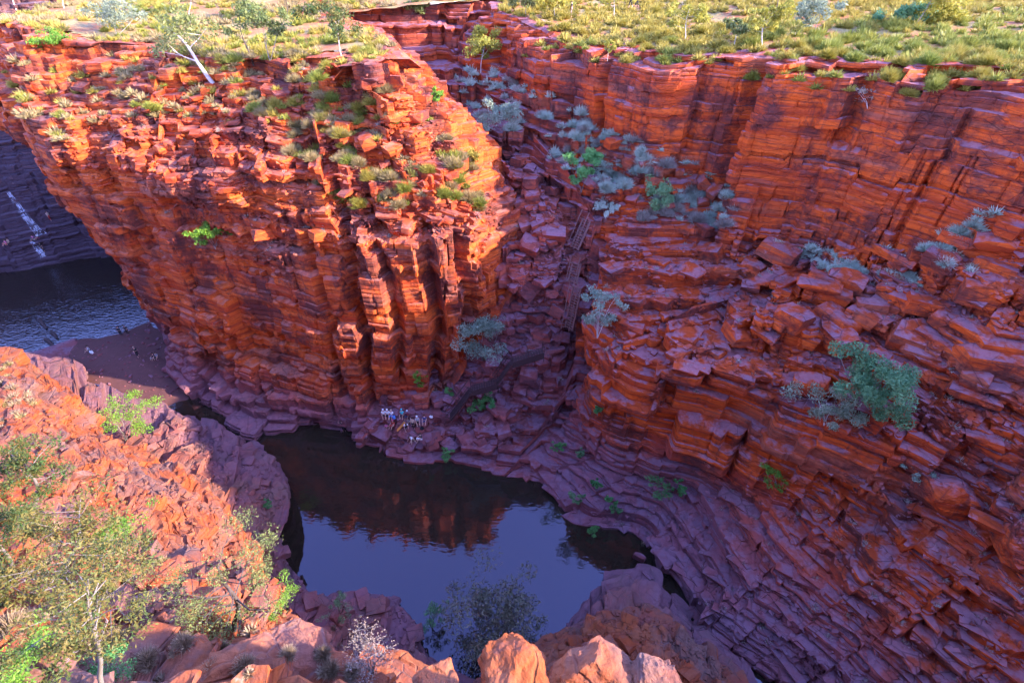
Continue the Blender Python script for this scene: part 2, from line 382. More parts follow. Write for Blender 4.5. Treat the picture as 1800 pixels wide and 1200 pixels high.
        for j in range(m + 1):
            t = j / m
            z = zl + (ztop - zl) * t
            if smoothmix > 0:
                xs, _, _ = XY(z); xyj = xy + (xs - xy) * smoothmix
            else: xyj = xy
            o = off - (0.05 if j in (0, m) else 0.0)
            p = np.concatenate([xyj + n_ * o[:, None], z[:, None]], 1)
            nz = fine * (fbm(p[:, 0] * 1.1, p[:, 1] * 1.1, z * 1.6, seed=seed + 60, oct=3))
            p[:, :2] += n_ * nz[:, None]; 
            rows.append(p)
        rows.append(None)
    # rim going back into the plateau
    out = []
    valid = [r for r in rows]
    for i, r in enumerate(valid):
        if r is None:
            if i + 1 < len(valid):
                a, b = valid[i - 1], valid[i + 1]
                for j in range(1, nt + 1):
                    f = j / (nt + 1); p = a + (b - a) * f
                    w = np.linalg.norm((b - a)[:, :2], axis=1)
                    p[:, 2] += np.minimum(w, 1.2) * 0.16 * vnoise(p[:, 0] * 1.3, p[:, 1] * 1.3, seed=seed + 77 + j)
                    out.append(p)
        else: out.append(r)
    if plateau:
        e = out[-1]; n_ = nrm[:, -1]
        for back, dz in ((0.5, 0.05), (1.6, 0.0), (3.2, -0.15), (4.5, -1.2)):
            p = e.copy(); p[:, :2] -= n_ * back; p[:, 2] = zplat(p[:, 0], p[:, 1]) + dz + 0.12 * vnoise(p[:, 0] * 1.4, p[:, 1] * 1.4, seed=3); out.append(p)
    G = np.stack(out, 0); nv = len(G)
    idx = np.arange(nv * nu).reshape(nv, nu)
    F = np.stack([idx[:-1, :-1], idx[:-1, 1:], idx[1:, 1:], idx[1:, :-1]], -1).reshape(-1, 4)
    V = G.reshape(-1, 3)
    if flip < 0: F = F[:, ::-1]
    d1 = V[F[:, 2]] - V[F[:, 0]]; d2 = V[F[:, 3]] - V[F[:, 1]]
    ar = np.linalg.norm(np.cross(d1, d2), axis=1)
    F = F[ar > 1e-4]
    o = link(name, mesh_np(name, V, F), mat)
    tag(o, label, kind='structure')
    WALLS[name] = dict(obj=o, prof=prof, s=s, cum=cum, XY=XY, nrm=nrm, G=G, zb=zb, und=und, par=par)
    return o

# W1: the right-hand gorge wall, from the head of the side gully round to the lower right
W1 = [
 [(-5.5,98,41.2),(-5,98.2,41.5),(-4.6,98.4,41.8),(-4.2,98.6,42),(-4,99,42.4)],
 [(-7,88,39),(-6.5,88.4,39.8),(-6,88.8,40.6),(-5.5,89.2,41.4),(-4.5,90,42.5)],
 [(-4,80,36.5),(-3,80.5,37.5),(-2,81,38.3),(-1.5,81.3,39),(-.5,82,42.5)],
 [(1.5,68,34),(2,68.6,35),(2.3,69.2,36.3),(2.6,69.8,37.5),(3,70.5,42.6)],
 [(7,59.5,31),(7,61.5,32.5),(7,63,34),(7.5,64.5,35.5),(8,65.5,43)],
 [(10.5,54.5,27),(11,54.8,27.8),(12,55.5,28.8),(14.6,57,33),(15.2,57.6,43)],
 [(9.7,51,20),(9.9,51.2,22),(10.4,51.6,25.5),(19.5,53.5,30),(20.3,54,43)],
 [(9.5,48.5,14),(9.8,48.6,17),(10.4,49,24),(22.5,51.8,26.5),(23.8,52.2,42.6)],
 [(8.5,46,9),(9,46,12),(10.2,46.3,22.5),(25,50.4,25.5),(26.2,50.8,42.5)],
 [(5,43,3),(8.5,43,6.5),(10,43.2,21),(28,48.7,25.5),(29,49,42.6)],
 [(1,40.3,.2),(8.8,40,4),(10,40.6,19.5),(30,46.7,26),(31,47,43)],
 [(2.7,36.9,0),(11.5,37.8,3.5),(12.3,38.4,19.5),(32,45,27),(33,45.3,43.3)],
 [(6.4,32,0),(15,36,4.3),(15.8,36.8,20),(34,43.3,28),(35,43.6,43.5)],
 [(13,30.6,0),(19,34.3,5.2),(19.8,35,20.5),(36,41.3,29.3),(37,41.6,43.9)],
 [(14.6,25.9,0),(24,31,8),(25.2,31.6,19),(39,37.8,31.7),(40,38.2,44.3)],
 [(17.8,21,0),(30,27,13),(31.5,27.5,21),(42,33.8,33),(43.2,34.2,44.7)],
 [(21.8,17.2,0),(35,22.5,16),(36.5,23,23),(46,26.8,34),(47.4,27.2,45)],
 [(27,10,0),(40,14,16),(42,14.5,23),(51,18,34),(52,18.5,45)],
 [(34,0,0),(46,3,16),(48,3.5,23),(57,5,34),(58,5,45)],
 [(43,-16,0),(56,-14,16),(58,-13.5,23),(67,-12,34),(68,-12,45)],
]
# W2: the promontory between the side gully and the waterfall alcove
W2 = [
 [(-27,98,41),(-27.5,97.8,41.3),(-28,97.6,41.6),(-28.5,97.4,41.9),(-29,97,42.2)],
 [(-18,88,38),(-18.5,87.5,39),(-19,87,40),(-20,86.7,41),(-21,86.5,42)],
 [(-11,80,35.5),(-12,79.5,37),(-13,79,38.5),(-14.5,78.8,40),(-16,78.5,42)],
 [(-5,68,33),(-6,67.5,34.5),(-8,67.3,37),(-10,67.2,39.5),(-12.5,67,42)],
 [(-.5,60,30),(-1.5,59.7,31.5),(-4,59.5,34.5),(-8,59.5,38),(-12,60,42)],
 [(1,55,26.5),(0,55,28),(-3,55,30.5),(-8,56,35.5),(-12.5,57.5,42)],
 [(-1,52,19.5),(-1.6,51.5,24),(-3.5,51,28),(-9,53.5,33.5),(-13,56.5,42)],
 [(-5,50,13.5),(-3.5,49,20),(-4.5,48.5,28.5),(-10,52,33),(-14,56,42)],
 [(-8,48.5,8.5),(-6.5,47,18),(-6.5,46.8,28),(-11,51,33),(-15,56,42)],
 [(-12,47.5,4.5),(-10.5,46.8,16),(-11,47,27),(-13.5,51,33),(-17,56,42)],
 [(-16,46.5,2.5),(-15,46.5,13),(-15,47,26),(-16.5,51,33),(-19,56.5,42)],
 [(-20,46.2,1.5),(-19.3,47,12),(-19.5,48,25),(-20.5,51.5,33),(-22,57,41.8)],
 [(-26,47,.3),(-25,48.5,11),(-25,49.5,24),(-26,53,33),(-27,59,41.5)],
 [(-33,50,.3),(-32,51.5,11),(-31.5,52.5,23),(-32,55.5,33),(-33,61,41.2)],
 [(-41,54.5,.3),(-39.5,55,11),(-38.5,55.5,22),(-38.5,58,33),(-40,63,41)],
 [(-49,60,.3),(-47.5,60,11),(-46,59.5,23),(-45.5,60.5,33),(-47,64.5,40.7)],
 [(-57,66,.3),(-56,65,11),(-54.5,63.5,23),(-53.5,62.5,33.5),(-56,67,40.3)],
 [(-60,72,0),(-60,70,11),(-60,68,23),(-60,66,34),(-63,70,40)],
 [(-64,82,0),(-65,80,11),(-67,78,23),(-69,74,34),(-71,77,40)],
 [(-72,98,0),(-74,95,11),(-78,91,23),(-82,86,34),(-84,88,40)],
]
for i_, dy_ in zip(range(9, 19), (2.5, 3.5, 4.5, 5, 5, 5, 5, 5, 4, 3)):
    a_ = W2[i_]; x_, y_, z_ = a_[4]; W2[i_][4] = (x_ - dy_ * .2, y_ + dy_, z_)
    x_, y_, z_ = a_[3]; W2[i_][3] = (x_, y_ - 0.8, z_ - 0.5)
def shift(Wn, i, rows, dx, dy):
    for r in rows: x, y, z = Wn[i][r]; Wn[i][r] = (x + dx, y + dy, z)
shift(W1, 6, (3, 4), 1.3, 1.7); shift(W1, 7, (3, 4), -0.6, -0.9); shift(W1, 8, (3, 4), -0.9, -1.0); shift(W1, 9, (3, 4), -0.5, -0.6)
for i_, st in enumerate(W2):
    b_, m_ = st[0], st[1]; foot = tuple(b_[k] + (m_[k] - b_[k]) * .33 for k in range(3))
    if i_ in (13, 14, 15):
        st[0] = (b_[0] - 1.8, b_[1] - 3.4, b_[2]); foot = (b_[0], b_[1], 4.2)
    st.insert(1, foot)
def step_rim(Wn, back, dz, seed, side):
    rr = random.Random(seed)
    for i, st in enumerate(Wn):
        a = st[-1]; b = Wn[min(i + 1, len(Wn) - 1)][-1]; c = Wn[max(i - 1, 0)][-1]
        tx, ty = b[0] - c[0], b[1] - c[1]; l = math.hypot(tx, ty) + 1e-9; nx, ny = -ty / l * side, tx / l * side
        k = rr.uniform(0.5, 1.3) * back * (0.25 if (side < 0 and 1 <= i <= 9) else 1.0)
        d_ = dz * rr.uniform(.6, 1.3)
        z = float(zplat(a[0] + nx * k, a[1] + ny * k))
        st[-1] = (a[0], a[1], max(z - d_, st[-2][2] + .3))
        st.append((a[0] + nx * k, a[1] + ny * k, z))
step_rim(W1, 3.2, 1.5, 4, 1); step_rim(W2, 5.0, 2.2, 5, -1)
# W3: gully floor climbing from the pool ledge past the ladders to the gully head (stations across, rows up the gully)
gl = [(-17,43.5,0),(-15,46.5,3),(-9,49,9),(-5,50.5,14),(-2,52.5,20),(0.5,55,26.5),(-.5,60,30),(-5,68,33),(-11,80,35.5),(-19,89,38.6),(-28.5,99.8,float(zplat(-28.5,99.8))+.15)]
gr = [(1,40.3,0),(5,43,3),(8.5,46,9),(9.5,48.5,14),(9.7,51,20),(10.5,54.5,27),(7,59.5,31),(1.5,68,34),(-4,80,36.5),(-7,89,39.6),(-4,99.8,float(zplat(-4,99.8))+.15)]
def gstation(f, dz=0.0, push=0.0):
    out = []
    for a, b in zip(gl, gr):
        a, b = np.array(a, float), np.array(b, float)
        d = (b - a)[:2] / (np.linalg.norm((b - a)[:2]) + 1e-9)
        p = a + (b - a) * f
        p[:2] += d * push; p[2] += dz
        out.append(tuple(p))
    return out
W3 = [gstation(0, .6, -3.5), gstation(0), gstation(.3, -.5), gstation(.62, -.7), gstation(1), gstation(1, .6, 3.5)]
# W4: the near side under the viewpoint
W4 = [
 [(-145,70,0),(-140,66,5),(-125,52,12),(-118,38,20),(-112,18,32),(-108,0,43)],
 [(-85,66,0),(-82,62,4),(-70,50,12),(-62,37,20),(-50,18,32),(-42,0,43)],
 [(-62,57,.3),(-58,53,4),(-50,40,17.5),(-45,30,23.5),(-36,14,33),(-30,0,43)],
 [(-45,49,.3),(-42,45,5),(-38.5,33,17.5),(-36,26.5,24),(-28,13,32),(-22,-1,43)],
 [(-33.5,44,.3),(-31,39,5),(-29,28.5,16.5),(-28,22.5,22.5),(-22,12,31),(-17,-1,43)],
 [(-28.5,40,0),(-26,35,5),(-24.5,25,16),(-23.5,20.5,21.5),(-18,11,30),(-13,-1,43)],
 [(-26.5,32.5,0),(-23.5,28,5),(-21.5,21,16),(-19.5,17,22),(-14,10,30),(-10,-1,43)],
 [(-19.5,26,0),(-18.2,23,5),(-17.2,16.8,17),(-15,13,24.5),(-11,9,31),(-7,-1,43)],
 [(-12,24,.5),(-12,21,4),(-11.5,12,19),(-9.5,9.5,27),(-6.5,7.5,34),(-4,-1,44)],
 [(-7,19,0),(-7,17,5),(-6,11,20),(-4.5,7.4,29),(-3,4.8,36),(-1.5,-1,45)],
 [(-2,17,0),(-2,14.5,5),(-1.5,9,20),(-1,5.8,30),(-.5,4.2,37),(0,-1,46)],
 [(2.5,20,0),(2.5,17,5),(2,9.5,18),(1.5,5.6,30),(1.3,4.0,37.4),(1.3,-1,46)],
 [(9.5,26,0),(8.5,22.5,3),(5,10,16),(4,5.4,30),(3.5,3.6,38),(3,-1,46)],
 [(15.4,26.3,0),(13.8,23,3),(10,10,14),(9,4.5,30),(9,2,40),(9,-2,46)],
 [(19.6,19.8,0),(18.5,17,3),(16,7,15),(16,1,32),(16,-1,41),(16,-4,46)],
 [(24,9,0),(23.5,5,5),(22,-1,16),(22,-5,32),(22,-7,41),(22,-9,46)],
 [(38,-20,0),(36,-24,5),(34,-28,16),(34,-30,32),(34,-31,41),(34,-33,46)],
]
for st in W4[1:10]:
    bn, ed = st[1], st[2]; st[1] = (bn[0], bn[1], 3.2)
    st.insert(2, (ed[0] * .93 + bn[0] * .07, ed[1] * .93 + bn[1] * .07, 5.2))
for st in W4[:1] + W4[10:]:
    bn, ed = st[1], st[2]; st.insert(2, tuple(bn[k] + (ed[k] - bn[k]) * .3 for k in range(3)))
# W5: the stepped wall the waterfall runs down
W5 = []
for x, y in ((-64,96),(-74,98.5),(-84,96),(-97,90.5),(-110,84),(-145,66)):
    W5.append([(x,y,0),(x-1.6,y+3.5,9),(x-3.2,y+7,18),(x-5,y+11,24),(x-20,y+45,40)])
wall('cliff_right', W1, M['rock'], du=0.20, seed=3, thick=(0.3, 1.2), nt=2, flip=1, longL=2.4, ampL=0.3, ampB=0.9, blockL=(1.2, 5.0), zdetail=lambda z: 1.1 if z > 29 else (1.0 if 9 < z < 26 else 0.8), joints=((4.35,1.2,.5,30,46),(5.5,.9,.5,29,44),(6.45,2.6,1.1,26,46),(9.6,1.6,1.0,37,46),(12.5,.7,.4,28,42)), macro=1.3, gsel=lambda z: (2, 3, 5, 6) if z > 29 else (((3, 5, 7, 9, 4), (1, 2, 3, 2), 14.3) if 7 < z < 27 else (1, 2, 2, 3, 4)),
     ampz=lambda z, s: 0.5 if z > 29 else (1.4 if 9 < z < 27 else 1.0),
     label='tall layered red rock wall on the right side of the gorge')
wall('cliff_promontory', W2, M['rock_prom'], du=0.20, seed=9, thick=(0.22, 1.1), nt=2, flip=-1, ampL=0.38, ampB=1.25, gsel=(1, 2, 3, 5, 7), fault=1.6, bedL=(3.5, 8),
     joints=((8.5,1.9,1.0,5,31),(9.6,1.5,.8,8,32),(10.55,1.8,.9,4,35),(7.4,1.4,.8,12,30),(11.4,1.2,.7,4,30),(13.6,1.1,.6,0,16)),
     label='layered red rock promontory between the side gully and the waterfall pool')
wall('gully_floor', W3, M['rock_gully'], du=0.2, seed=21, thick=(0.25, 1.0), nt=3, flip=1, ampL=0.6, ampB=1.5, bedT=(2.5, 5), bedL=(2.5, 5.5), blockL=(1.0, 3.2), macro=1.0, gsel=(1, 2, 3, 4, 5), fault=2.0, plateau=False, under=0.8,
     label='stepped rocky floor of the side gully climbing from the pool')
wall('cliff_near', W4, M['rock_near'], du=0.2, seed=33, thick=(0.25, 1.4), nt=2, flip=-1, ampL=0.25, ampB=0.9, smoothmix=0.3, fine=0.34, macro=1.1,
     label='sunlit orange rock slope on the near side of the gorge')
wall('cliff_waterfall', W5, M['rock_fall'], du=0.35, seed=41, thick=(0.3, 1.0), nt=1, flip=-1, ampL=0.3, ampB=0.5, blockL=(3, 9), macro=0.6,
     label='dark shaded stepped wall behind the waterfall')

# plateau sheet with the gorge cut out of it
def rim(nm): return [tuple(p[:2]) for p in WALLS[nm]['prof'][::12, -1]]
def inset(nm, d):
    w = WALLS[nm]; p = w['prof'][::10, -1, :2] - w['nrm'][::10, -1] * d; return [tuple(q) for q in p]
poly = inset('cliff_right', 2.6) + inset('cliff_near', 2.6)[::-1] + inset('cliff_waterfall', 2.6)[::-1] + inset('cliff_promontory', 2.6)[::-1]
poly = np.array(poly)
poly_t = np.array(inset('cliff_right', 0.4) + inset('cliff_near', 0.4)[::-1] + inset('cliff_waterfall', 0.4)[::-1] + inset('cliff_promontory', 0.4)[::-1])
def inpoly(x, y, P):
    r = np.zeros(x.shape, bool); j = len(P) - 1
    for i in range(len(P)):
        xi, yi = P[i]; xj, yj = P[j]
        c = ((yi > y) != (yj > y)) & (x < (xj - xi) * (y - yi) / (yj - yi + 1e-12) + xi)
        r ^= c; j = i
    return r
def axis(lo, hi, step, far):
    a = np.arange(lo, hi, step); l, h = [], []; d = step
    v = lo
    while v > -far: d *= 1.3; v -= d; l.append(v)
    d = step; v = a[-1]
    while v < far: d *= 1.3; v += d; h.append(v)
    return np.array(l[::-1] + list(a) + h)
gx, gy = axis(-130, 110, 0.8, 4000), axis(-30, 150, 0.8, 4000)
X, Y = np.meshgrid(gx, gy); Z = zplat(X, Y) + 0.1 * fbm(X * .9, Y * .9, seed=71)
cx, cy = (X[:-1, :-1] + X[1:, 1:]) / 2, (Y[:-1, :-1] + Y[1:, 1:]) / 2
keep = ~inpoly(cx, cy, poly)
idx = np.arange(X.size).reshape(X.shape)
F = np.stack([idx[:-1, :-1], idx[:-1, 1:], idx[1:, 1:], idx[1:, :-1]], -1)[keep]
pl = link('plateau', mesh_np('plateau', np.stack([X, Y, Z], -1).reshape(-1, 3), F, True), M['soil'])
tag(pl, 'flat sunlit plateau of red soil and dry grass around the gorge', kind='structure')
V = np.array([(-400,-400,0),(400,-400,0),(400,400,0),(-400,400,0)], float)
wt = link('water', mesh_np('water', V, [[0,1,2,3]]), M['water']); tag(wt, 'dark still pools of water on the gorge floor', kind='structure')

# beach of brown sand between the two pools
def blob_sheet(name, pts, hgt, edge, step, mat, seed):
    P = np.array(pts); x0, y0 = P.min(0); x1, y1 = P.max(0)
    X, Y = np.meshgrid(np.arange(x0, x1 + step, step), np.arange(y0, y1 + step, step))
    ins = inpoly(X, Y, P); d = np.full(X.shape, 1e9); Q = np.roll(P, -1, 0)
    for a, b in zip(P, Q):
        ab = b - a; t = np.clip(((X - a[0]) * ab[0] + (Y - a[1]) * ab[1]) / (ab @ ab), 0, 1)
        d = np.minimum(d, np.hypot(X - a[0] - t * ab[0], Y - a[1] - t * ab[1]))
    d = np.where(ins, d, -d) + 0.5 * vnoise(X / 2.2, Y / 2.2, seed=seed)
    Z = hgt * np.clip(d / edge, -0.4, 1.0) + 0.04 * fbm(X * 1.2, Y * 1.2, seed=seed) * (d > 0.3)
    idx = np.arange(X.size).reshape(X.shape)
    F = np.stack([idx[:-1, :-1], idx[:-1, 1:], idx[1:, 1:], idx[1:, :-1]], -1)
    k = (d[:-1, :-1] > -1.0) | (d[1:, 1:] > -1.0)
    return link(name, mesh_np(name, np.stack([X, Y, Z], -1).reshape(-1, 3), F[k], True), mat)
bp_ = [at_z(x, y, 0.0)[:2] for x, y in ((100,612),(128,594),(175,596),(215,584),(262,566),(300,590),(330,640),(330,700),(290,716),(215,690),(150,668),(118,645))]
WALLS['beach'] = {}
bo = blob_sheet('beach', bp_, 0.9, 5.0, 0.4, M['sand'], 4); tag(bo, 'small brown sand beach between the waterfall pool and the lower pool', kind='structure')
WALLS['beach']['obj'] = bo
# ------------------------------------------------------------------ loose blocks and slabs lying on the rock (parts of the rock they lie on)
def rock_mesh(name, seed, flat):
    rs = np.random.RandomState(seed); pts = []
    for sx in (-1, 1):
        for sy in (-1, 1):
            for sz in (-1, 1):
                if rs.rand() < 0.35:
                    for k in range(3):
                        p = np.array([sx, sy, sz], float); p[k] *= rs.uniform(0.1, 0.6); pts.append(p * rs.uniform(0.85, 1.0, 3))
                else: pts.append(np.array([sx, sy, sz]) * rs.uniform(0.72, 1.0, 3))
    bm = bmesh.new()
    for p in pts: bm.verts.new((p[0] * 0.5, p[1] * 0.5 * rs.uniform(.9, 1.1), p[2] * 0.5 * flat))
    r = bmesh.ops.convex_hull(bm, input=bm.verts)
    bmesh.ops.delete(bm, geom=[v for v in bm.verts if not v.link_faces], context='VERTS')
    me = bpy.data.meshes.new(name); bm.to_mesh(me); bm.free(); return me
BLK = [rock_mesh('rock_block_%d' % i, i, 0.75) for i in range(8)]
SLB = [rock_mesh('rock_slab_%d' % i, 50 + i, 0.32) for i in range(8)]
def with_mat(ms, mat, pre):
    out = []
    for m in ms:
        c = m.copy(); c.name = pre + m.name; c.materials.append(mat); out.append(c)
    return out
def pick(poly_px, n, rs):
    P = np.array(poly_px, float); x0, y0 = P.min(0); x1, y1 = P.max(0); out = []
    while len(out) < n:
        x = rs.uniform(x0, x1, 400); y = rs.uniform(y0, y1, 400)
        k = inpoly(x, y, P); out += list(zip(x[k], y[k]))
    return out[:n]
def scatter_rocks(wn_, polypx, n, size, meshes, name, seed, ang=None, aspect=(1.0, 2.0), tilt=0.14, up=0.25, minup=-1):
    rs = np.random.RandomState(seed); w = WALLS[wn_]['obj']; c = 0
    for (px, py) in pick(polypx, n * 3, rs):
        if c >= n: break
        p, nn, ob = hit(px, py)
        if ob != w or nn.z < minup: continue
        r = math.exp(rs.uniform(math.log(size[0]), math.log(size[1])))
        o = link(name, meshes[rs.randint(len(meshes))], None, w)
        a = (ang if ang is not None else rs.uniform(0, 6.28)) + rs.normal(0, 0.25 if ang is not None else 0.0)
        o.rotation_euler = (rs.normal(0, tilt), rs.normal(0, tilt), a)
        o.scale = (r * rs.uniform(*aspect), r, r * rs.uniform(0.7, 1.2))
        o.location = p + Vector((0, 0, up * r * 0.3)) - Vector(nn) * (0.08 * r); c += 1
def rubble(wn_, polypx, n, size, mat, name, seed, flat=0.5):
    """many small stones joined into one part"""
    rs = np.random.RandomState(seed); w = WALLS[wn_]['obj']; base = []
    for i in range(6):
        m = rock_mesh('t', 200 + i, flat); m.calc_loop_triangles()
        V = np.array([v.co for v in m.vertices]); F = np.array([t.vertices for t in m.loop_triangles]); base.append((V, F)); bpy.data.meshes.remove(m)
    VV, FF, off = [], [], 0
    for (px, py) in pick(polypx, n, rs):
        p, nn, ob = hit(px, py)
        if ob != w: continue
        V, F = base[rs.randint(6)]; r = math.exp(rs.uniform(math.log(size[0]), math.log(size[1])))
        e = Euler((rs.normal(0, .35), rs.normal(0, .35), rs.uniform(0, 6.28))).to_matrix()
        VV.append((V * r * np.array([rs.uniform(1, 1.8), 1, 1])) @ np.array(e).T + np.array(p) + [0, 0, 0.1 * r]); FF.append(F + off); off += len(V)
    if not VV: return
    o = link(name, mesh_np(name, np.concatenate(VV), np.concatenate(FF)), mat, w); o['kind'] = 'stuff'
bpy.context.view_layer.update(); _dg[0] = bpy.context.evaluated_depsgraph_get()
b1, s1 = with_mat(BLK, M['rock'], 'r_'), with_mat(SLB, M['rock'], 'r_')
b2, s2 = with_mat(BLK, M['rock_prom'], 'p_'), with_mat(SLB, M['rock_prom'], 'p_')
b3, s3 = with_mat(BLK, M['rock_gully'], 'g_'), with_mat(SLB, M['rock_gully'], 'g_')
b4, s4 = with_mat(BLK, M['rock_near'], 'n_'), with_mat(SLB, M['rock_near'], 'n_')
PR_MID = [(1240,430),(1500,440),(1800,400),(1800,790),(1500,770),(1300,660),(1080,630),(1060,420)]
PR_LOW = [(930,840),(1180,850),(1500,830),(1800,800),(1800,1200),(1350,1200),(1130,960),(980,930)]
PP_TOP = [(60,230),(300,170),(560,110),(700,150),(850,300),(905,420),(760,430),(600,440),(400,470),(300,330),(130,330)]
PG = [(880,250),(960,320),(1035,420),(1035,570),(960,640),(930,770),(760,790),(640,780),(600,720),(800,690),(900,520),(900,400)]
PN = [(0,640),(170,710),(330,770),(450,860),(440,960),(560,1100),(0,1190)]
scatter_rocks('cliff_right', PR_MID, 130, (0.8, 2.6), b1 + s1, 'rock_block', 1, ang=-0.75, aspect=(1.0, 1.8), tilt=0.15)
scatter_rocks('cliff_right', [(930,180),(1060,230),(1300,350),(1290,430),(1100,400),(1000,320)], 50, (0.5, 1.6), b1, 'rock_block', 6, tilt=0.3)
scatter_rocks('cliff_right', PR_LOW, 100, (0.5, 1.5), s1, 'rock_slab', 2, ang=-0.85, aspect=(2.0, 4.5), tilt=0.05, up=0.0)
scatter_rocks('cliff_promontory', PP_TOP, 170, (0.45, 1.6), s2 + s2 + b2, 'rock_slab', 3, aspect=(1.0, 1.9), tilt=0.13, up=0.0)
scatter_rocks('gully_floor', PG, 250, (0.6, 2.3), s3 + b3 + b3, 'rock_slab', 4, aspect=(1.0, 1.8), tilt=0.22)
scatter_rocks('cliff_near', PN, 180, (0.3, 1.2), b4 + s4, 'rock_block', 5, aspect=(1.0, 1.8), tilt=0.4, up=0.0)
rubble('cliff_right', PR_MID, 1500, (0.2, 0.6), M['rock'], 'rubble', 11)
rubble('cliff_right', PR_LOW, 1200, (0.15, 0.5), M['rock'], 'rubble', 12, 0.3)
rubble('cliff_promontory', PP_TOP, 1800, (0.18, 0.6), M['rock_prom'], 'rubble', 13, 0.35)
rubble('gully_floor', PG, 1800, (0.18, 0.6), M['rock_gully'], 'rubble', 14, 0.4)
PNB = [(170,690),(330,740),(470,790),(505,860),(490,930),(500,1000),(720,1060),(760,1150),(600,1120),(480,1000),(430,860),(250,740)]
PNR = [(950,1110),(1130,1060),(1250,1150),(1300,1200),(930,1200)]
scatter_rocks('cliff_near', PNB, 70, (0.5, 1.6), b4 + s4 + s4, 'rock_block', 7, tilt=0.25)
scatter_rocks('cliff_near', PNR, 30, (0.4, 1.3), b4 + s4, 'rock_block', 8, tilt=0.25)
rubble('cliff_near', PNB, 700, (0.12, 0.45), M['rock_near'], 'rubble', 17)
rubble('cliff_near', PNR, 400, (0.12, 0.4), M['rock_near'], 'rubble', 18)
rubble('beach', [(100,600),(265,565),(320,640),(310,700),(150,670)], 260, (0.08, 0.4), M['rock_gully'], 'pebbles', 16)
rubble('cliff_near', PN, 1800, (0.06, 0.4), M['rock_near'], 'rubble', 15)

# boulders that lie loose: things of their own
def boulder(name, loc, dims, rot, seed, mat, label, cat='boulder', rough=0.16, group=None):
    bm = bmesh.new(); bmesh.ops.create_icosphere(bm, subdivisions=5, radius=1.0)
    V = np.array([v.co[:] for v in bm.verts])
    rs = np.random.RandomState(seed)
    for _ in range(30):                                  # facet it with random planes
        n_ = rs.normal(size=3); n_ /= np.linalg.norm(n_); d = rs.uniform(0.55, 0.88)
        h = V @ n_ - d; V = V - np.outer(np.clip(h, 0, None), n_)
    V *= (1 + rough * fbm(V[:, 0] * 2 + seed, V[:, 1] * 2, V[:, 2] * 2, seed=seed, oct=3) + 0.10 * fbm(V[:, 0] * 8, V[:, 1] * 8, V[:, 2] * 11, seed=seed + 3, oct=3))[:, None]
    V *= np.array(dims) / 2
    for v, c in zip(bm.verts, V): v.co = c
    me = bpy.data.meshes.new(name); bm.to_mesh(me); bm.free()
    o = link(name, me, mat); o.location = loc; o.rotation_euler = rot
    return tag(o, label, cat, group)
def on_ray(px, py, dist):
    r = pix_ray(px, py).normalized(); return CAM + r * dist
# ------------------------------------------------------------------ vegetation
def spin_np(seed, n, dome=True, wid=0.05):
    rs = np.random.RandomState(seed); V, F = [], []
    u = rs.uniform(0, 2 * np.pi, n); c = rs.uniform(0.02, 1.0, n); s_ = np.sqrt(1 - c * c)
    d = np.stack([s_ * np.cos(u), s_ * np.sin(u), c], 1)
    base = d * np.array([0.35, 0.35, 0.12]) + rs.normal(0, 0.06, (n, 3)) * [1, 1, 0]
    tip = d * rs.uniform(0.7, 1.15, n)[:, None] * [1, 1, 0.92] + rs.normal(0, 0.07, (n, 3)); tip[:, 2] = np.abs(tip[:, 2]) + 0.03
    t = np.cross(d, rs.normal(size=(n, 3))); t /= np.linalg.norm(t, axis=1, keepdims=True) + 1e-9
    w = wid * rs.uniform(0.6, 1.3, n)[:, None]
    V = np.stack([base - t * w, base + t * w, tip], 1).reshape(-1, 3); F = np.arange(3 * n).reshape(-1, 3)
    if dome:
        D, G = [], []; a, b = 9, 4
        for j in range(b + 1):
            for i in range(a):
                el = (j / b) * np.pi / 2; r = 0.66 + 0.14 * rs.rand()
                D.append((r * np.cos(el) * np.cos(2 * np.pi * i / a), r * np.cos(el) * np.sin(2 * np.pi * i / a), 0.62 * r * np.sin(el)))
        for j in range(b):
            for i in range(a):
                p, q = j * a + i, j * a + (i + 1) % a
                G += [(p, q, q + a), (p, q + a, p + a)]
        F = np.concatenate([F, np.array(G) + len(V)]); V = np.concatenate([V, np.array(D)])
    return V, F
SPIN = [spin_np(300 + i, 720, False, 0.04) for i in range(5)]
SPINS = [spin_np(400 + i, 110, False, 0.085) for i in range(4)]
spin_me = {}
def spin_mesh(kind):
    if kind not in spin_me:
        ms = []
        for i, (V, F) in enumerate(SPIN):
            m = mesh_np('spinifex_%s_%d' % (kind, i), V, F); m.materials.append(LEAF[kind]); ms.append(m)
        spin_me[kind] = ms
    return spin_me[kind]
def proj(p):
    d = p - CAM; dep = d.y * math.cos(PITCH) - d.z * math.sin(PITCH); up = d.y * math.sin(PITCH) + d.z * math.cos(PITCH)
    return 900 + FPX * d.x / dep, 600 - FPX * up / dep, dep
cand = []                                                # (apparent size, point, radius, kind, label, group)
SPL = {
 'right': ('rounded yellow-green spinifex tussock on the plateau above the right cliff', 'spinifex on the plateau above the right cliff'),
 'left': ('straw and green spinifex tussock on the plateau behind the promontory', 'spinifex on the promontory plateau'),
 'shoulder': ('sunlit spinifex tussock on a rock shelf of the promontory', 'spinifex on the promontory shelves'),
 'gully': ('grey-green spinifex tussock in the shade of the side gully', 'spinifex in the shaded gully'),
 'ledge': ('bluish spinifex tussock on the shaded ledge below the right cliff', 'spinifex on the ledge below the right cliff'),
 'near': ('dry pale grass tuft on the near sunlit slope', 'dry grass tufts on the near slope'),
}
rs = np.random.RandomState(77)
GULLYP = np.array([(780,140),(850,110),(930,150),(1060,220),(1180,265),(1300,330),(1290,420),(1200,400),(1090,380),(1020,330),(940,240),(860,230)])
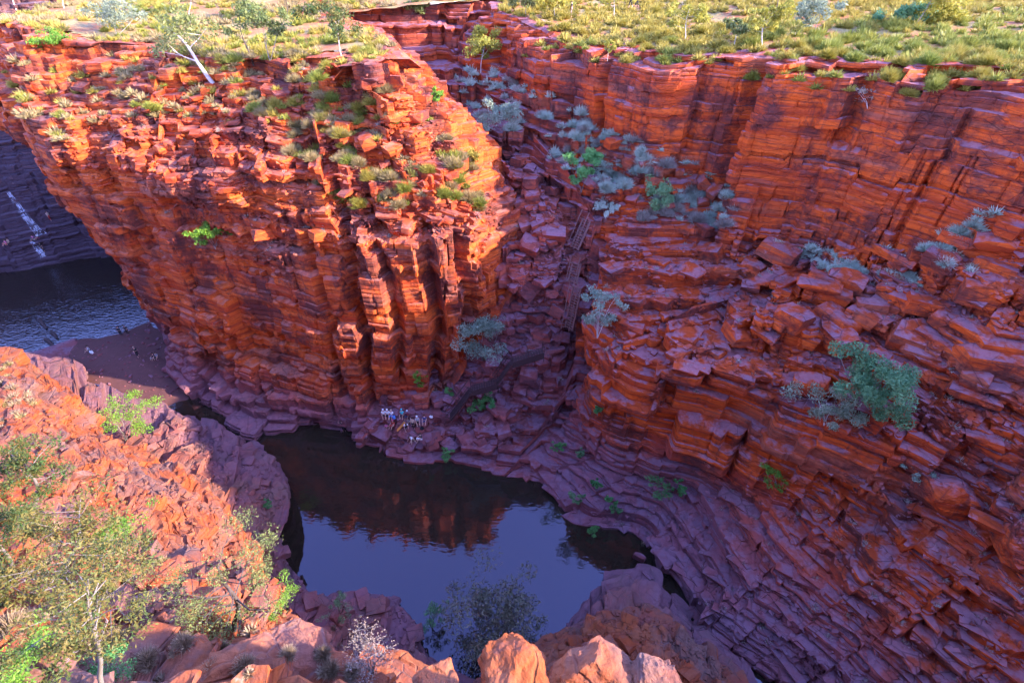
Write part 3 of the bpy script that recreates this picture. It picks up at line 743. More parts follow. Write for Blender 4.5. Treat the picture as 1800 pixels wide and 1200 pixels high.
def add_px(polypx, n, rad, kinds, key, minup=0.15, only=None):
    for (px, py) in pick(polypx, n, rs):
        p, nn, ob = hit(px, py)
        if ob is None or nn.z < minup or (only and ob.name not in only) or ob.parent: continue
        r = rs.uniform(*rad); kd = kinds[rs.randint(len(kinds))]
        cand.append((r / (p - CAM).length, p, r, kd, key))
# plateau: even cover of tussocks, thinner on the left
NC = 30000
Yp = rs.uniform(38, 150, NC); Xp = rs.uniform(-1, 1, NC) * (1.12 * Yp + 8)
ok = ~inpoly(Xp, Yp, poly_t)
left = Xp < -8 - 0.05 * (Yp - 60)
dens = fbm(Xp / 7, Yp / 7, seed=91) + rs.normal(0, .1, NC)
ok &= np.where(left, dens > -0.16, dens > -0.5)
ZP = zplat(Xp, Yp) - 0.05; GG = fbm(Xp / 11, Yp / 11, seed=95) + rs.normal(0, .25, NC)
cells = set()
for i in np.nonzero(ok)[0]:
    cs_ = 1.35 if not left[i] else 1.4
    key = (int(Xp[i] // cs_), int(Yp[i] // cs_))
    if key in cells: continue
    cells.add(key)
    p = Vector((Xp[i], Yp[i], ZP[i])); x, y, d = proj(p)
    if x < -80 or x > 1880 or y < -60: continue
    r = rs.uniform(0.5, 1.05) * (1.25 if rs.rand() < .2 else 1); g = GG[i]
    if left[i]: kd = 'spin_straw' if g > 0.12 else ('spin_yellow' if g > -0.2 else 'spin_green')
    else: kd = 'spin_yellow' if g > -0.3 else 'spin_green'
    cand.append((r / (p - CAM).length, p, r, kd, 'left' if left[i] else 'right'))
add_px([(0,110),(330,90),(590,105),(660,140),(820,260),(870,380),(780,350),(620,380),(470,230),(300,200),(100,250),(20,190)], 800, (0.5, 1.15), ['spin_straw', 'spin_yellow', 'spin_green', 'spin_straw'], 'shoulder', 0.3)
add_px([(890,72),(1130,78),(1280,108),(1500,138),(1800,100),(1800,150),(1500,182),(1280,142),(1130,112),(900,112)], 340, (0.5, 1.0), ['spin_yellow', 'spin_yellow', 'spin_green'], 'right', 0.45)
add_px(GULLYP, 420, (0.5, 1.2), ['spin_cool_shade', 'spin_cool_shade', 'spin_cool_shade', 'tuft'], 'gully', 0.1)
add_px([(1340,420),(1480,440),(1520,480),(1470,490),(1400,450)], 45, (0.5, 0.9), ['spin_cool_shade'], 'ledge', 0.1)
add_px([(1530,440),(1640,420),(1720,370),(1800,370),(1720,450),(1700,500),(1560,500)], 80, (0.5, 1.0), ['spin_cool_shade', 'spin_cool_shade', 'dry'], 'ledge', 0.1)
add_px([(0,960),(60,920),(250,960),(330,1000),(250,1110),(120,1190),(0,1190)], 60, (0.22, 0.5), ['dry', 'dry', 'spin_straw'], 'near', 0.1)
add_px([(360,1080),(600,1100),(640,1200),(200,1200)], 30, (0.15, 0.35), ['dry'], 'near', 0.1)
add_px([(0,620),(60,660),(60,720),(0,760)], 16, (0.3, 0.6), ['dry', 'spin_straw'], 'near', 0.1)
tufts = []
for pl_, n_ in (([(1060,420),(1500,440),(1800,400),(1800,790),(1500,770),(1060,640)], 260), ([(930,840),(1180,850),(1800,800),(1800,1200),(1350,1200),(1130,960)], 170), ([(880,250),(1035,420),(1035,570),(930,770),(640,780),(900,520)], 160), ([(100,240),(560,110),(850,300),(900,420),(600,440),(300,480)], 200)):
    for (px, py) in pick(pl_, n_, rs):
        p, nn, ob = hit(px, py)
        if ob is not None and nn.z > 0.35: tufts.append((p - Vector((0, 0, .03)), math.exp(rs.uniform(math.log(.2), math.log(.6)))))
# small pale tufts between the boulders of the shaded slopes
cand.sort(key=lambda c: -c[0])
BIG = 295
for i, (a, p, r, kd, key) in enumerate(cand[:BIG]):
    nm = 'dry_grass_tuft' if key == 'near' else 'spinifex_tussock'
    o = link(nm, spin_mesh(kd)[i % 5]); o.location = p; o.scale = (r * rs.uniform(.9, 1.3), r, r * rs.uniform(.8, 1.15)); o.rotation_euler = (rs.normal(0, .12), rs.normal(0, .12), rs.uniform(0, 6.28))
    px_, py_, d_ = proj(p); lab = SPL[key][0]
    cw = {'spin_yellow': 'yellow-green', 'spin_green': 'green', 'spin_straw': 'straw-coloured', 'spin_cool_shade': 'grey-green', 'dry': 'pale dry', 'tuft': 'pale dry'}[kd]
    sw = 'large' if r > 0.85 else ('small' if r < 0.6 else 'medium')
    if key == 'right': where = 'on the plateau ' + ('behind the gully wall' if px_ < 1130 else 'left of the tall yellow gum' if px_ < 1340 else 'left of the dead tree' if px_ < 1520 else 'right of the dead tree')
    elif key == 'left': where = 'on the promontory plateau ' + ('left of the leaning white gum' if px_ < 330 else 'around the leaning white gum' if px_ < 470 else 'near the tip gum')
    elif key == 'shoulder': where = 'on a promontory shelf ' + ('near its left edge' if px_ < 250 else 'in its middle' if px_ < 560 else 'above the gully')
    elif key == 'gully': where = 'in the shaded gully ' + ('head' if px_ < 950 else 'beside the dense green shrub' if px_ < 1090 else 'under its wall')
    elif key == 'ledge': where = 'on the ledge below the right cliff ' + ('near its inner corner' if px_ < 1530 else 'toward the picture edge')
    else: where = 'on the near slope ' + ('above the crest bush' if py_ < 800 else 'under the lower left gums' if px_ < 330 else 'beside the brown rock dome')
    lab = '%s %s %s %s' % (sw, cw, 'grass tuft' if key == 'near' else 'spinifex tussock', where)
    tag(o, lab, 'grass' if key == 'near' else 'spinifex', lab)
def joined(items, name, mat, small, label=None, parent=None):
    VV, FF, off = [], [], 0
    for j, (p, r) in enumerate(items):
        V, F = small[j % len(small)]; a = rs.uniform(0, 6.28); ca, sa = math.cos(a), math.sin(a)
        W = V * r; W = np.stack([W[:, 0] * ca - W[:, 1] * sa, W[:, 0] * sa + W[:, 1] * ca, W[:, 2]], 1)
        VV.append(W + np.array(p)); FF.append(F + off); off += len(V)
    if not VV: return
    o = link(name, mesh_np(name, np.concatenate(VV), np.concatenate(FF)), mat, parent); tag(o, label, kind='stuff'); return o
rest = cand[BIG:]
TUF = [spin_np(500 + i, 34, False, 0.07) for i in range(4)]
joined(tufts, 'dry_grass', LEAF['tuft'], TUF, 'small pale dry grass tufts scattered over the rock ledges')
if True:
    kinds = sorted({c[3] for c in rest}); VV, FF, MI, off = [], [], [], 0
    for j, (a, p, r, kd, key) in enumerate(rest):
        V, F = SPINS[j % 4]; an = rs.uniform(0, 6.28); ca, sa = math.cos(an), math.sin(an); W = V * r * [1.1, 1, 1]
        VV.append(np.stack([W[:, 0] * ca - W[:, 1] * sa, W[:, 0] * sa + W[:, 1] * ca, W[:, 2]], 1) + np.array(p)); FF.append(F + off); off += len(V)
        MI.append(np.full(len(F), kinds.index(kd), np.int32))
    me = mesh_np('spinifex', np.concatenate(VV), np.concatenate(FF))
    for k in kinds: me.materials.append(LEAF[k])
    me.polygons.foreach_set('material_index', np.concatenate(MI))
    tag(link('spinifex_grass', me), 'carpet of small spinifex tussocks covering the plateau', 'spinifex', kind='stuff')

def tube(V, F, pts, rad, sides=6):
    o = len(V); n = len(pts)
    for i, p in enumerate(pts):
        a = pts[min(i + 1, n - 1)] - pts[max(i - 1, 0)]
        a = a.normalized() if a.length > 1e-6 else Vector((0, 0, 1))
        x = a.orthogonal().normalized(); y = a.cross(x)
        for k in range(sides):
            t = 2 * math.pi * k / sides; V.append(tuple(p + (x * math.cos(t) + y * math.sin(t)) * rad[i]))
    for i in range(n - 1):
        for k in range(sides):
            b = (k + 1) % sides; F.append((o + i * sides + k, o + i * sides + b, o + (i + 1) * sides + b, o + (i + 1) * sides + k))
def leaves_np(rs, centers, radii, per, size, droop=0.4, aspect=0.35):
    C = np.repeat(np.array(centers), per, 0); Rr = np.repeat(np.array(radii), per)
    d = rs.normal(size=C.shape); d /= np.linalg.norm(d, axis=1, keepdims=True); d *= (rs.uniform(0, 1, len(C)) ** 0.45 * Rr)[:, None]; d[:, 2] *= 0.75
    P = C + d; n = len(P)
    a = rs.normal(size=(n, 3)); a[:, 2] -= droop; a /= np.linalg.norm(a, axis=1, keepdims=True)
    b = np.cross(a, rs.normal(size=(n, 3))); b /= np.linalg.norm(b, axis=1, keepdims=True)
    L = (size * rs.uniform(0.6, 1.3, n))[:, None]; W = L * aspect
    V = np.stack([P - a * L / 2, P + b * W / 2, P + a * L / 2, P - b * W / 2], 1).reshape(-1, 3)
    return V, np.arange(4 * n).reshape(-1, 4)
def tree(name, base, top, crown_r, leaf, bark, label, cat, seed, nleaf=900, lsize=0.3, trunk_r=None, crown_from=0.45, clumps=16, wob=0.08, stems=1, group=None, crown_h=None, bare=0.0, spread=1.0, parts=('trunk', 'crown'), aspect=0.35, clump_r=0.30):
    """base/top world points; crown_r in metres"""
    rs_ = np.random.RandomState(seed); rr = random.Random(seed)
    base, top = Vector(base), Vector(top); H = (top - base).length
    root = empty(name, base); tag(root, label, cat, group)
    tr = trunk_r or max(0.03, H * 0.016)
    near = base.y < 38 and base.x < -3
    nleaf = int(nleaf * (2.0 if near else 2.2)); lsize = lsize * (0.95 if near else 1.4)
    if near: aspect = max(aspect, .32)
    V, F = [], []; BV, BF = [], []; ends = []
    ax = top - base
    for s_ in range(stems):
        off = Vector((rr.uniform(-1, 1), rr.uniform(-1, 1), 0)) * (crown_r * 0.75 * spread if stems > 1 else 0)
        n = 7; pts = []
        ph = rr.uniform(0, 6.28)
        for i in range(n):
            t = i / (n - 1) * 0.85
            pts.append(ax * t + off * t + Vector((math.sin(t * 5 + ph), math.cos(t * 4.1 + ph), 0)) * (wob * H * t))
        rad = [tr * (1 - 0.75 * i / (n - 1)) / (stems ** 0.4) for i in range(n)]
        pts[0] = pts[0] - Vector((0, 0, 0.25))
        tube(V, F, pts, rad)
        nb = max(2, clumps // stems // 2)
        for b in range(nb):
            t = crown_from + (1 - crown_from) * (b + rr.random()) / nb
            f = t * (n - 1); i = min(int(f), n - 2); p = pts[i].lerp(pts[i + 1], f - i)
            az = rr.uniform(0, 6.28) + b * 2.4; rch = crown_r * rr.uniform(0.45, 1.0) * (1.1 - 0.4 * abs(2 * t - 1.3))
            hh = (crown_h or crown_r * 0.7) * rr.uniform(0.1, 0.9)
            e = p + Vector((math.cos(az) * rch, math.sin(az) * rch, hh * 0.7))
            m = p.lerp(e, 0.5) + Vector((rr.uniform(-1, 1), rr.uniform(-1, 1), rr.uniform(-.3, 1))) * (0.12 * crown_r)
            br = max(0.01, rad[i] * 0.42)
            tube(BV, BF, [p, m, e], [br, br * 0.65, br * 0.3], 5)
            ends.append(e)
            for q in range(2):
                e2 = m.lerp(e, rr.uniform(.2, .9)) + Vector((rr.gauss(0, 1), rr.gauss(0, 1), rr.uniform(-.2, .9))) * (0.32 * crown_r)
                tube(BV, BF, [m.lerp(e, .3 * q + .1), e2], [br * 0.5, br * 0.2], 4); ends.append(e2)
        ends.append(pts[-1])
    tk = link(parts[0], mesh_np(parts[0], V, F, True), bark, root)
    link('branches', mesh_np('branches', BV, BF, True), bark, tk)
    if nleaf > 0:
        k = [e for e in ends if rr.random() > bare]
        cr = [crown_r * clump_r * rr.uniform(0.6, 1.2) for _ in k]
        per = max(3, nleaf // max(1, len(k)))
        LV, LF = leaves_np(rs_, [tuple(e) for e in k], cr, per, lsize, aspect=aspect)
        link(parts[1], mesh_np(parts[1], LV, LF), leaf, root)
    return root
def top_at(base, tx, ty):
    """point straight above or beside a base, in the upright plane through it, on the sight line of (tx, ty)"""
    r = pix_ray(tx, ty); return CAM + r * ((base.y - CAM.y) / r.y)
def ptree(name, bx, by, tx, ty, crown_px, leaf, bark, label, cat, seed, **kw):
    p, n_, ob = hit(bx, by); t = top_at(p, tx, ty)
    sc_ = (p - CAM).length / FPX
    return tree(name, p, t, crown_px * sc_, LEAF[leaf], M[bark], label, cat, seed, **kw)
# ---- gum trees on the plateau
G = 'gum trees on the promontory plateau'
ptree('gum_tree', 375,145, 275,28, 55, 'gum', 'bark_white', 'tall white-barked gum leaning left at the promontory edge', 'tree', 1, nleaf=700, lsize=.32, clumps=12, crown_from=.35, bare=.35, wob=.10, trunk_r=.27)
ptree('gum_tree', 205,64, 200,22, 34, 'gum_pale', 'bark_white', 'small rounded gum with pale blue-green leaves behind the yellow bush', 'tree', 2, nleaf=900, lsize=.3, stems=2)
ptree('gum_tree', 445,112, 412,8, 30, 'gum', 'bark_dark', 'thin dark-trunked gum leaning left beside the white gum', 'tree', 3, nleaf=500, lsize=.32, clumps=10, crown_from=.6)
ptree('gum_tree', 474,106, 484,22, 30, 'gum', 'bark_grey', 'slender multi-stemmed gum with light green crown near the prow', 'tree', 4, nleaf=700, lsize=.3, stems=3)
ptree('gum_tree', 600,98, 582,15, 42, 'gum_rust', 'bark_white', 'pale spreading gum standing on the tip of the promontory', 'tree', 5, nleaf=800, lsize=.3, clumps=14, bare=.2)
ptree('gum_tree', 28,17, 8,-60, 30, 'gum', 'bark_white', 'white gum trunk at the far left top corner', 'tree', 6, nleaf=500, lsize=.4)
ptree('gum_tree', 112,15, 105,-50, 26, 'gum_pale', 'bark_white', 'distant thin gum left of the pale rounded gum', 'tree', 7, nleaf=400, lsize=.4)
ptree('gum_tree', 330,28, 345,-40, 34, 'gum', 'bark_white', 'distant white-stemmed gum behind the leaning white gum', 'tree', 8, nleaf=600, lsize=.4)
ptree('gum_tree', 505,28, 500,-40, 30, 'gum', 'bark_dark', 'distant dark-stemmed gum on the skyline of the promontory', 'tree', 9, nleaf=600, lsize=.4)
ptree('gum_tree', 590,28, 585,-25, 26, 'gum_yellow', 'bark_grey', 'small distant gum behind the tip of the promontory', 'tree', 10, nleaf=500, lsize=.4)
ptree('shrub', 95,88, 95,66, 20, 'bright', 'bark_grey', 'bright yellow-green bush on the left plateau', 'bush', 11, nleaf=900, lsize=.25, stems=4, crown_from=.2, parts=('stems','foliage'))
ptree('shrub', 725,30, 725,8, 26, 'gum', 'bark_grey', 'dark green bush above the gully head terraces', 'bush', 12, nleaf=700, lsize=.4, stems=3, crown_from=.2, parts=('stems','foliage'))
ptree('gum_tree', 845,128, 850,62, 32, 'gum_yellow', 'bark_white', 'yellow-green gum rising from the head of the side gully', 'tree', 13, nleaf=1300, lsize=.28, clumps=18, crown_from=.3)
ptree('gum_tree', 770,188, 768,160, 12, 'bright', 'bark_grey', 'bright green sapling on the sunlit side of the gully head', 'tree', 14, nleaf=500, lsize=.2, crown_from=.2)
ptree('gum_tree', 925,30, 920,-15, 26, 'gum', 'bark_grey', 'leafy green gum in the row behind the gully', 'tree', 15, nleaf=700, lsize=.35, crown_from=.25)
ptree('gum_tree', 975,34, 975,-20, 30, 'gum_yellow', 'bark_grey', 'fuller yellowish gum in the row behind the gully', 'tree', 16, nleaf=900, lsize=.35, crown_from=.25)
ptree('gum_tree', 1068,104, 1070,72, 10, 'gum_yellow', 'bark_white', 'tiny white-stemmed gum on the rim of the gully wall', 'tree', 17, nleaf=300, lsize=.2, crown_from=.4)
ptree('gum_tree', 1078,34, 1085,-30, 22, 'gum_yellow', 'bark_white', 'thin gum beside the walkers on the far plateau', 'tree', 18, nleaf=300, lsize=.35, crown_from=.4)
ptree('gum_tree', 1205,72, 1210,5, 26, 'gum_yellow', 'bark_white', 'sparse yellow gum above the red track', 'tree', 19, nleaf=450, lsize=.3, crown_from=.35, bare=.3)
ptree('gum_tree', 1290,86, 1300,30, 20, 'gum', 'bark_white', 'low sparse gum between two taller ones above the right cliff', 'tree', 20, nleaf=350, lsize=.3, crown_from=.35, bare=.3)
ptree('gum_tree', 1340,86, 1342,14, 26, 'gum_yellow', 'bark_white', 'tall yellow-green gum with white stem above the right cliff', 'tree', 21, nleaf=600, lsize=.3, crown_from=.3)
ptree('gum_tree', 1365,20, 1372,-50, 24, 'gum', 'bark_dark', 'dark thin gum trunk at the top edge above the right cliff', 'tree', 22, nleaf=300, lsize=.4)
ptree('gum_tree', 1430,64, 1445,0, 32, 'gum_pale', 'bark_grey', 'grey-green gum leaning right above the right cliff', 'tree', 23, nleaf=700, lsize=.32, crown_from=.35, bare=.2)
ptree('gum_tree', 1606,48, 1655,-25, 34, 'gum_yellow', 'bark_grey', 'gum with trunk leaning far right near the top right corner', 'tree', 24, nleaf=600, lsize=.35, crown_from=.4)
ptree('shrub', 1640,44, 1640,22, 24, 'gum_yellow', 'bark_grey', 'round mustard-yellow bush beside the leaning gum', 'bush', 25, nleaf=900, lsize=.3, stems=4, crown_from=.1, parts=('stems','foliage'))
ptree('shrub', 1575,44, 1575,22, 24, 'olive', 'bark_grey', 'dark green bush left of the leaning gum', 'bush', 26, nleaf=700, lsize=.3, stems=4, crown_from=.1, parts=('stems','foliage'))
ptree('dead_tree', 1527,186, 1508,158, 16, 'dead', 'bark_white', 'bleached dead tree hanging on the rim of the right cliff', 'dead tree', 27, nleaf=60, lsize=.25, clumps=14, crown_from=.15, stems=2)
ptree('shrub', 830,290, 832,262, 16, 'spin_yellow', 'bark_grey', 'yellow bush on the sunlit crest above the gully', 'bush', 28, nleaf=600, lsize=.22, stems=4, crown_from=.1, parts=('stems','foliage'))
# ---- shrubs in the shaded gorge
sh = dict(parts=('stems', 'foliage'), crown_from=.15, stems=4)
ptree('shrub', 1022,335, 1022,268, 30, 'fig', 'bark_grey', 'dense green shrub above the top ladder in the gully', 'shrub', 31, nleaf=1700, lsize=.22, **sh)
ptree('shrub', 885,240, 890,190, 34, 'grey', 'bark_grey', 'grey-green thicket in the upper gully', 'shrub', 32, nleaf=1500, lsize=.22, **sh)
ptree('shrub', 1160,372, 1162,318, 28, 'olive', 'bark_grey', 'olive shrub right of the green shrub below the gully wall', 'shrub', 33, nleaf=1500, lsize=.2, **sh)
ptree('shrub', 1065,385, 1065,360, 16, 'spin_cool_shade', 'bark_grey', 'low grey bush beside the top of the ladder', 'shrub', 34, nleaf=900, lsize=.18, **sh)
ptree('tree', 850,640, 858,552, 50, 'grey', 'bark_grey', 'broad grey-green tree above the lower walkway', 'tree', 35, nleaf=4200, lsize=.2, crown_h=2.6, clumps=26, stems=4, crown_from=.2)
ptree('shrub', 1050,592, 1066,510, 34, 'grey', 'bark_white', 'wispy pale-branched shrub right of the long ladder', 'shrub', 36, nleaf=1300, lsize=.2, bare=.15, clumps=24, stems=5, crown_from=.15, parts=('stems','foliage'))
ptree('tree', 1535,735, 1525,625, 46, 'olive', 'bark_grey', 'large dense green tree growing on the right rock slope', 'tree', 37, nleaf=5200, lsize=.2, clumps=30, stems=4, crown_from=.12)
ptree('shrub', 1450,745, 1435,690, 42, 'gum_pale', 'bark_white', 'pale shrub with bare white branches left of the large green tree', 'shrub', 38, nleaf=1500, lsize=.18, bare=.25, clumps=22, stems=3, crown_from=.1, parts=('stems','foliage'))
ptree('shrub', 378,435, 378,392, 24, 'bright', 'bark_grey', 'bright green bush on the promontory face', 'shrub', 39, nleaf=1500, lsize=.22, **sh)
ptree('shrub', 734,678, 734,655, 13, 'bright', 'bark_grey', 'small bright green bush above the bathers', 'shrub', 40, nleaf=700, lsize=.16, **sh)
ptree('shrub', 850,722, 850,692, 20, 'fig', 'bark_grey', 'leafy green bush below the walkway', 'shrub', 41, nleaf=1000, lsize=.2, **sh)
for i, (x, y, w, lf, lb) in enumerate((
  (786,808,11,'fig','small green bush at the far pool edge'),
  (980,795,9,'fig','thin green bush on the rock face above the pool corner'),
  (1018,803,8,'olive','tiny olive bush beside the thin green bush'),
  (1048,862,10,'fig','green tuft on the ledge at the right pool edge'),
  (1013,884,11,'olive','grey-green bush low on the right pool edge'),
  (1083,898,11,'fig','green bush in a crack above the standing slabs'),
  (1040,940,8,'fig','smallest green bush at the right waterline'),
  (1160,880,20,'fig','large green bush at the foot of the orange buttress'),
  (1196,868,10,'fig','green sprig right of the buttress bush'),
  (1366,856,18,'bright','bright green bush under the overhang on the right'),
  (1622,860,16,'grey','grey bush beside the big dark boulder'),
  (470,895,7,'fig','tiny green plant on the near bench by the water'),
  (1050,728,8,'fig','green plant in the notch of the orange buttress'),
  (790,700,9,'fig','small green plant beside the lower stairs'))):
    ptree('shrub', x, y, x, y - w * 1.7, w, lf, 'bark_grey', lb, 'shrub', 50 + i, nleaf=420, lsize=.17, parts=('stems','foliage'), crown_from=.15, stems=3)
# ---- near side
ptree('gum_tree', 52,912, 75,765, 42, 'gum_rust', 'bark_grey', 'slim gum with feathery green crown on the near slope', 'tree', 71, nleaf=2600, lsize=.16, aspect=.2, clumps=20)
ptree('shrub', 220,775, 214,722, 34, 'bright', 'bark_grey', 'bright green bush on the near slope crest', 'shrub', 72, nleaf=1700, lsize=.17, **sh)
ptree('gum_tree', 120,1085, 105,905, 56, 'gum_rust', 'bark_grey', 'rusty-green gum crowding the lower left corner', 'tree', 73, nleaf=2600, lsize=.13, aspect=.2, clumps=26, crown_from=.4)
ptree('gum_tree', 172,1215, 180,950, 60, 'gum_rust', 'bark_grey', 'tallest foreground gum with thin pale trunk at lower left', 'tree', 74, nleaf=3800, lsize=.085, aspect=.2, clumps=28, crown_from=.45, wob=.03, trunk_r=.055)
ptree('gum_tree', 405,1120, 425,935, 62, 'gum', 'bark_dark', 'open-crowned gum with dark trunk beside the red cleft', 'tree', 75, nleaf=3800, lsize=.085, aspect=.25, clumps=26, crown_from=.4, bare=.12)
ptree('gum_tree', 20,1010, 10,880, 44, 'gum_rust', 'bark_grey', 'leafy gum cut off by the left picture edge', 'tree', 76, nleaf=2600, lsize=.14, aspect=.2, clumps=20)
ptree('shrub', 480,1085, 480,1025, 30, 'bright', 'bark_grey', 'bright green bush behind the open-crowned gum', 'shrub', 77, nleaf=1500, lsize=.12, **sh)
ptree('shrub', 25,1190, 30,1140, 46, 'bright', 'bark_grey', 'bright green bush in the bottom left corner', 'shrub', 78, nleaf=1500, lsize=.09, **sh)
ptree('shrub', 205,1190, 210,1165, 34, 'fig', 'bark_grey', 'low green bush at the bottom edge of the near slope', 'shrub', 79, nleaf=1200, lsize=.07, **sh)
ptree('shrub', 220,970, 232,925, 36, 'bright', 'bark_grey', 'yellow-green bush behind the tallest foreground gum', 'shrub', 80, nleaf=1500, lsize=.12, **sh)
ptree('dead_shrub', 655,1185, 640,1125, 40, 'dead', 'bark_grey', 'bleached dead shrub at the bottom edge beside the boulders', 'shrub', 81, nleaf=900, lsize=.07, aspect=.12, clumps=30, stems=5, crown_from=.1, parts=('stems','twigs'))
ptree('shrub', 880,1130, 880,1060, 62, 'scrub', 'bark_grey', 'large half-dead tangled shrub standing in the pool inlet', 'shrub', 82, nleaf=3600, lsize=.27, aspect=.3, clumps=44, clump_r=.36, stems=7, crown_from=.05, parts=('stems','foliage'))
ptree('shrub', 760,1105, 762,1068, 16, 'fig', 'bark_grey', 'green bush at the tip of the near rock by the inlet', 'shrub', 83, nleaf=1000, lsize=.15, **sh)
ptree('shrub', 600,1085, 598,1042, 16, 'olive', 'bark_grey', 'olive bush on the shaded near bench', 'shrub', 84, nleaf=800, lsize=.14, **sh)

# ------------------------------------------------------------------ loose boulders
boulder('boulder', on_ray(1052,1190,14.2), (2.9,2.1,1.5), (0.1,0.1,0.3), 5, M['rock_near'], 'largest sunlit orange boulder at the bottom edge')
boulder('boulder', on_ray(905,1200,14.0), (2.5,2.2,1.3), (0.2,0.0,1.1), 6, M['rock_near'], 'sharp-topped orange boulder left of the largest one')
boulder('boulder', on_ray(770,1212,14.0), (1.7,1.4,1.4), (0.0,0.2,2.1), 7, M['rock_near'], 'small pointed orange boulder beside the dead shrub')
boulder('boulder', on_ray(1145,1205,14.2), (1.5,1.4,1.3), (0.0,0.2,0.4), 8, M['rock_near'], 'low orange boulder right of the largest one')
boulder('boulder', on_ray(455,1190,17.5), (4.6,3.0,2.6), (0.1,0.2,0.5), 9, M['rock_near'], 'brown weathered dome of rock at the lower left')
boulder('boulder', on_ray(285,1010,24.5), (1.6,1.4,1.2), (0.1,0.2,0.5), 10, M['rock_near'], 'orange boulder under the open-crowned gum')
p, n_, ob = hit(1655,880); boulder('boulder', p + Vector((0, 0, .8)), (6.2,4.6,5.6), (0.3,0.1,-.7), 12, M['rock'], 'huge dark boulder wedged on the right slope', rough=.08)
p, n_, ob = hit(1790,960); boulder('boulder', p + Vector((0, 0, .8)), (5.0,4.5,5.5), (0.2,0.3,-.4), 13, M['rock'], 'dark boulder cut off by the right picture edge', rough=.08)
for i, (x, y, a, lb) in enumerate(((1122,985,.25,'thin rock slab standing upright in the pool corner'),(1135,1018,-.1,'shorter rock slab standing just in front of the thin one'))):
    p = at_z(x, y, 0.0); o = link('standing_slab', s1[i + 2]); o.location = p + Vector((0, 0, .6)); o.scale = (2.6 - i * .5, 1.3, 1.4); o.rotation_euler = (0.2, 1.25, 1.0 + a); tag(o, lb, 'rock')
p, n_, ob = hit(938,512); o = link('leaning_slab', s3[1]); o.location = p + Vector((0, 0, .9)); o.scale = (4.4, 2.2, 1.6); o.rotation_euler = (0.9, -0.75, 0.5); tag(o, 'long rock slab leaning in the gully left of the ladder', 'rock')
p = at_z(78,628,0.1); o = link('island_slab', s3[0]); o.location = p; o.scale = (11, 5, 1.8); o.rotation_euler = (0.05, 0, .7); tag(o, 'flat rock slab lying in the waterfall pool by the beach', 'rock')
p = at_z(135,662,0.1); o = link('island_slab', s3[3]); o.location = p; o.scale = (3, 2, 1.2); o.rotation_euler = (0.05, 0, .2); tag(o, 'small flat rock between the beach and the near slope', 'rock')

# ------------------------------------------------------------------ ladders, stairs and walkways of brown steel
def bar(V, F, a, b, w, h=None):
    a, b = Vector(a), Vector(b); h = h or w; d = (b - a).normalized()
    x = d.cross(Vector((0, 0, 1))); x = x.normalized() if x.length > .05 else Vector((1, 0, 0)); y = d.cross(x)
    o = len(V)
    for p in (a, b):
        for sx, sy in ((-1,-1),(1,-1),(1,1),(-1,1)): V.append(tuple(p + x * sx * w / 2 + y * sy * h / 2))
    F += [(o,o+1,o+5,o+4),(o+1,o+2,o+6,o+5),(o+2,o+3,o+7,o+6),(o+3,o,o+4,o+7),(o+3,o+2,o+1,o),(o+4,o+5,o+6,o+7)]
def barobj(name, a, b, w, mat, parent, h=None):
    V, F = [], []; bar(V, F, a, b, w, h); return link(name, mesh_np(name, V, F), mat, parent)
def ladder(p0, p1, width, nr, label, rail=0.9, name='steel_ladder', step=False, cat='ladder'):
    ms = M['steel'] if step else M['steel_light']
    root = empty(name, p0); tag(root, label, cat); d = Vector(p1) - Vector(p0); d0 = Vector((0, 0, 0))
    side = d.cross(Vector((0, 0, 1))).normalized() if abs(d.x) + abs(d.y) > .01 else Vector((1, 0, 0))
    out = side.cross(d).normalized()
    if out.z < 0: out = -out
    for s_ in (-1, 1):
        o_ = side * (s_ * width / 2)
        st = barobj('stringer', o_, o_ + d, 0.15, ms, root, 0.2)
        if rail:
            hr = barobj('handrail', o_ + out * rail + d * .02, o_ + d + out * rail + d.normalized() * .8, 0.07, ms, root)
            for f in (.05, .5, .97): barobj('rail_post', o_ + d * f, o_ + d * f + out * rail, 0.06, ms, hr)
    me = None
    for i in range(nr):
        f = (i + .5) / nr
        if me is None: r = barobj('tread' if step else 'rung', side * (-width / 2), side * (width / 2), 0.26 if step else 0.12, ms, root, 0.07 if step else 0.12); me = r.data
        else: r = link('tread' if step else 'rung', me, None, root)
        r.location = d * f
    return root
def toward(p, k): return p + (CAM - p).normalized() * k
def clear(a, b):
    a, b = Vector(a), Vector(b)
    for _ in range(14):
        bad = False
        for i in range(9):
            q = a.lerp(b, i / 8); d = q - CAM
            ok, p, n, ix, ob, m_ = sc.ray_cast(_dg[0], CAM, d.normalized())
            if ok and (p - CAM).length < d.length - 0.12: bad = True; break
        if not bad: break
        a, b = toward(a, .3), toward(b, .3)
    return a, b
def pp(x, y, k): return toward(hit(x, y)[0], k)
bpy.context.view_layer.update(); _dg[0] = bpy.context.evaluated_depsgraph_get()
la = pp(1000, 578, .5); lt = top_at(la + Vector((0, .9, 0)), 1015, 503); la, lt = clear(la, lt); ladder(la, lt, 1.05, 17, 'long steel ladder climbing the gully step')
la = pp(1006, 497, .5); lt = top_at(la + Vector((0, .8, 0)), 1014, 462); la, lt = clear(la, lt); ladder(la, lt, 1.05, 8, 'short steel ladder just above the long ladder')
la = pp(1010, 437, .5); lt = top_at(la + Vector((0, 1.2, 0)), 1032, 386); la, lt = clear(la, lt); ladder(la, lt, 1.05, 12, 'steel ladder at the top of the gully step')
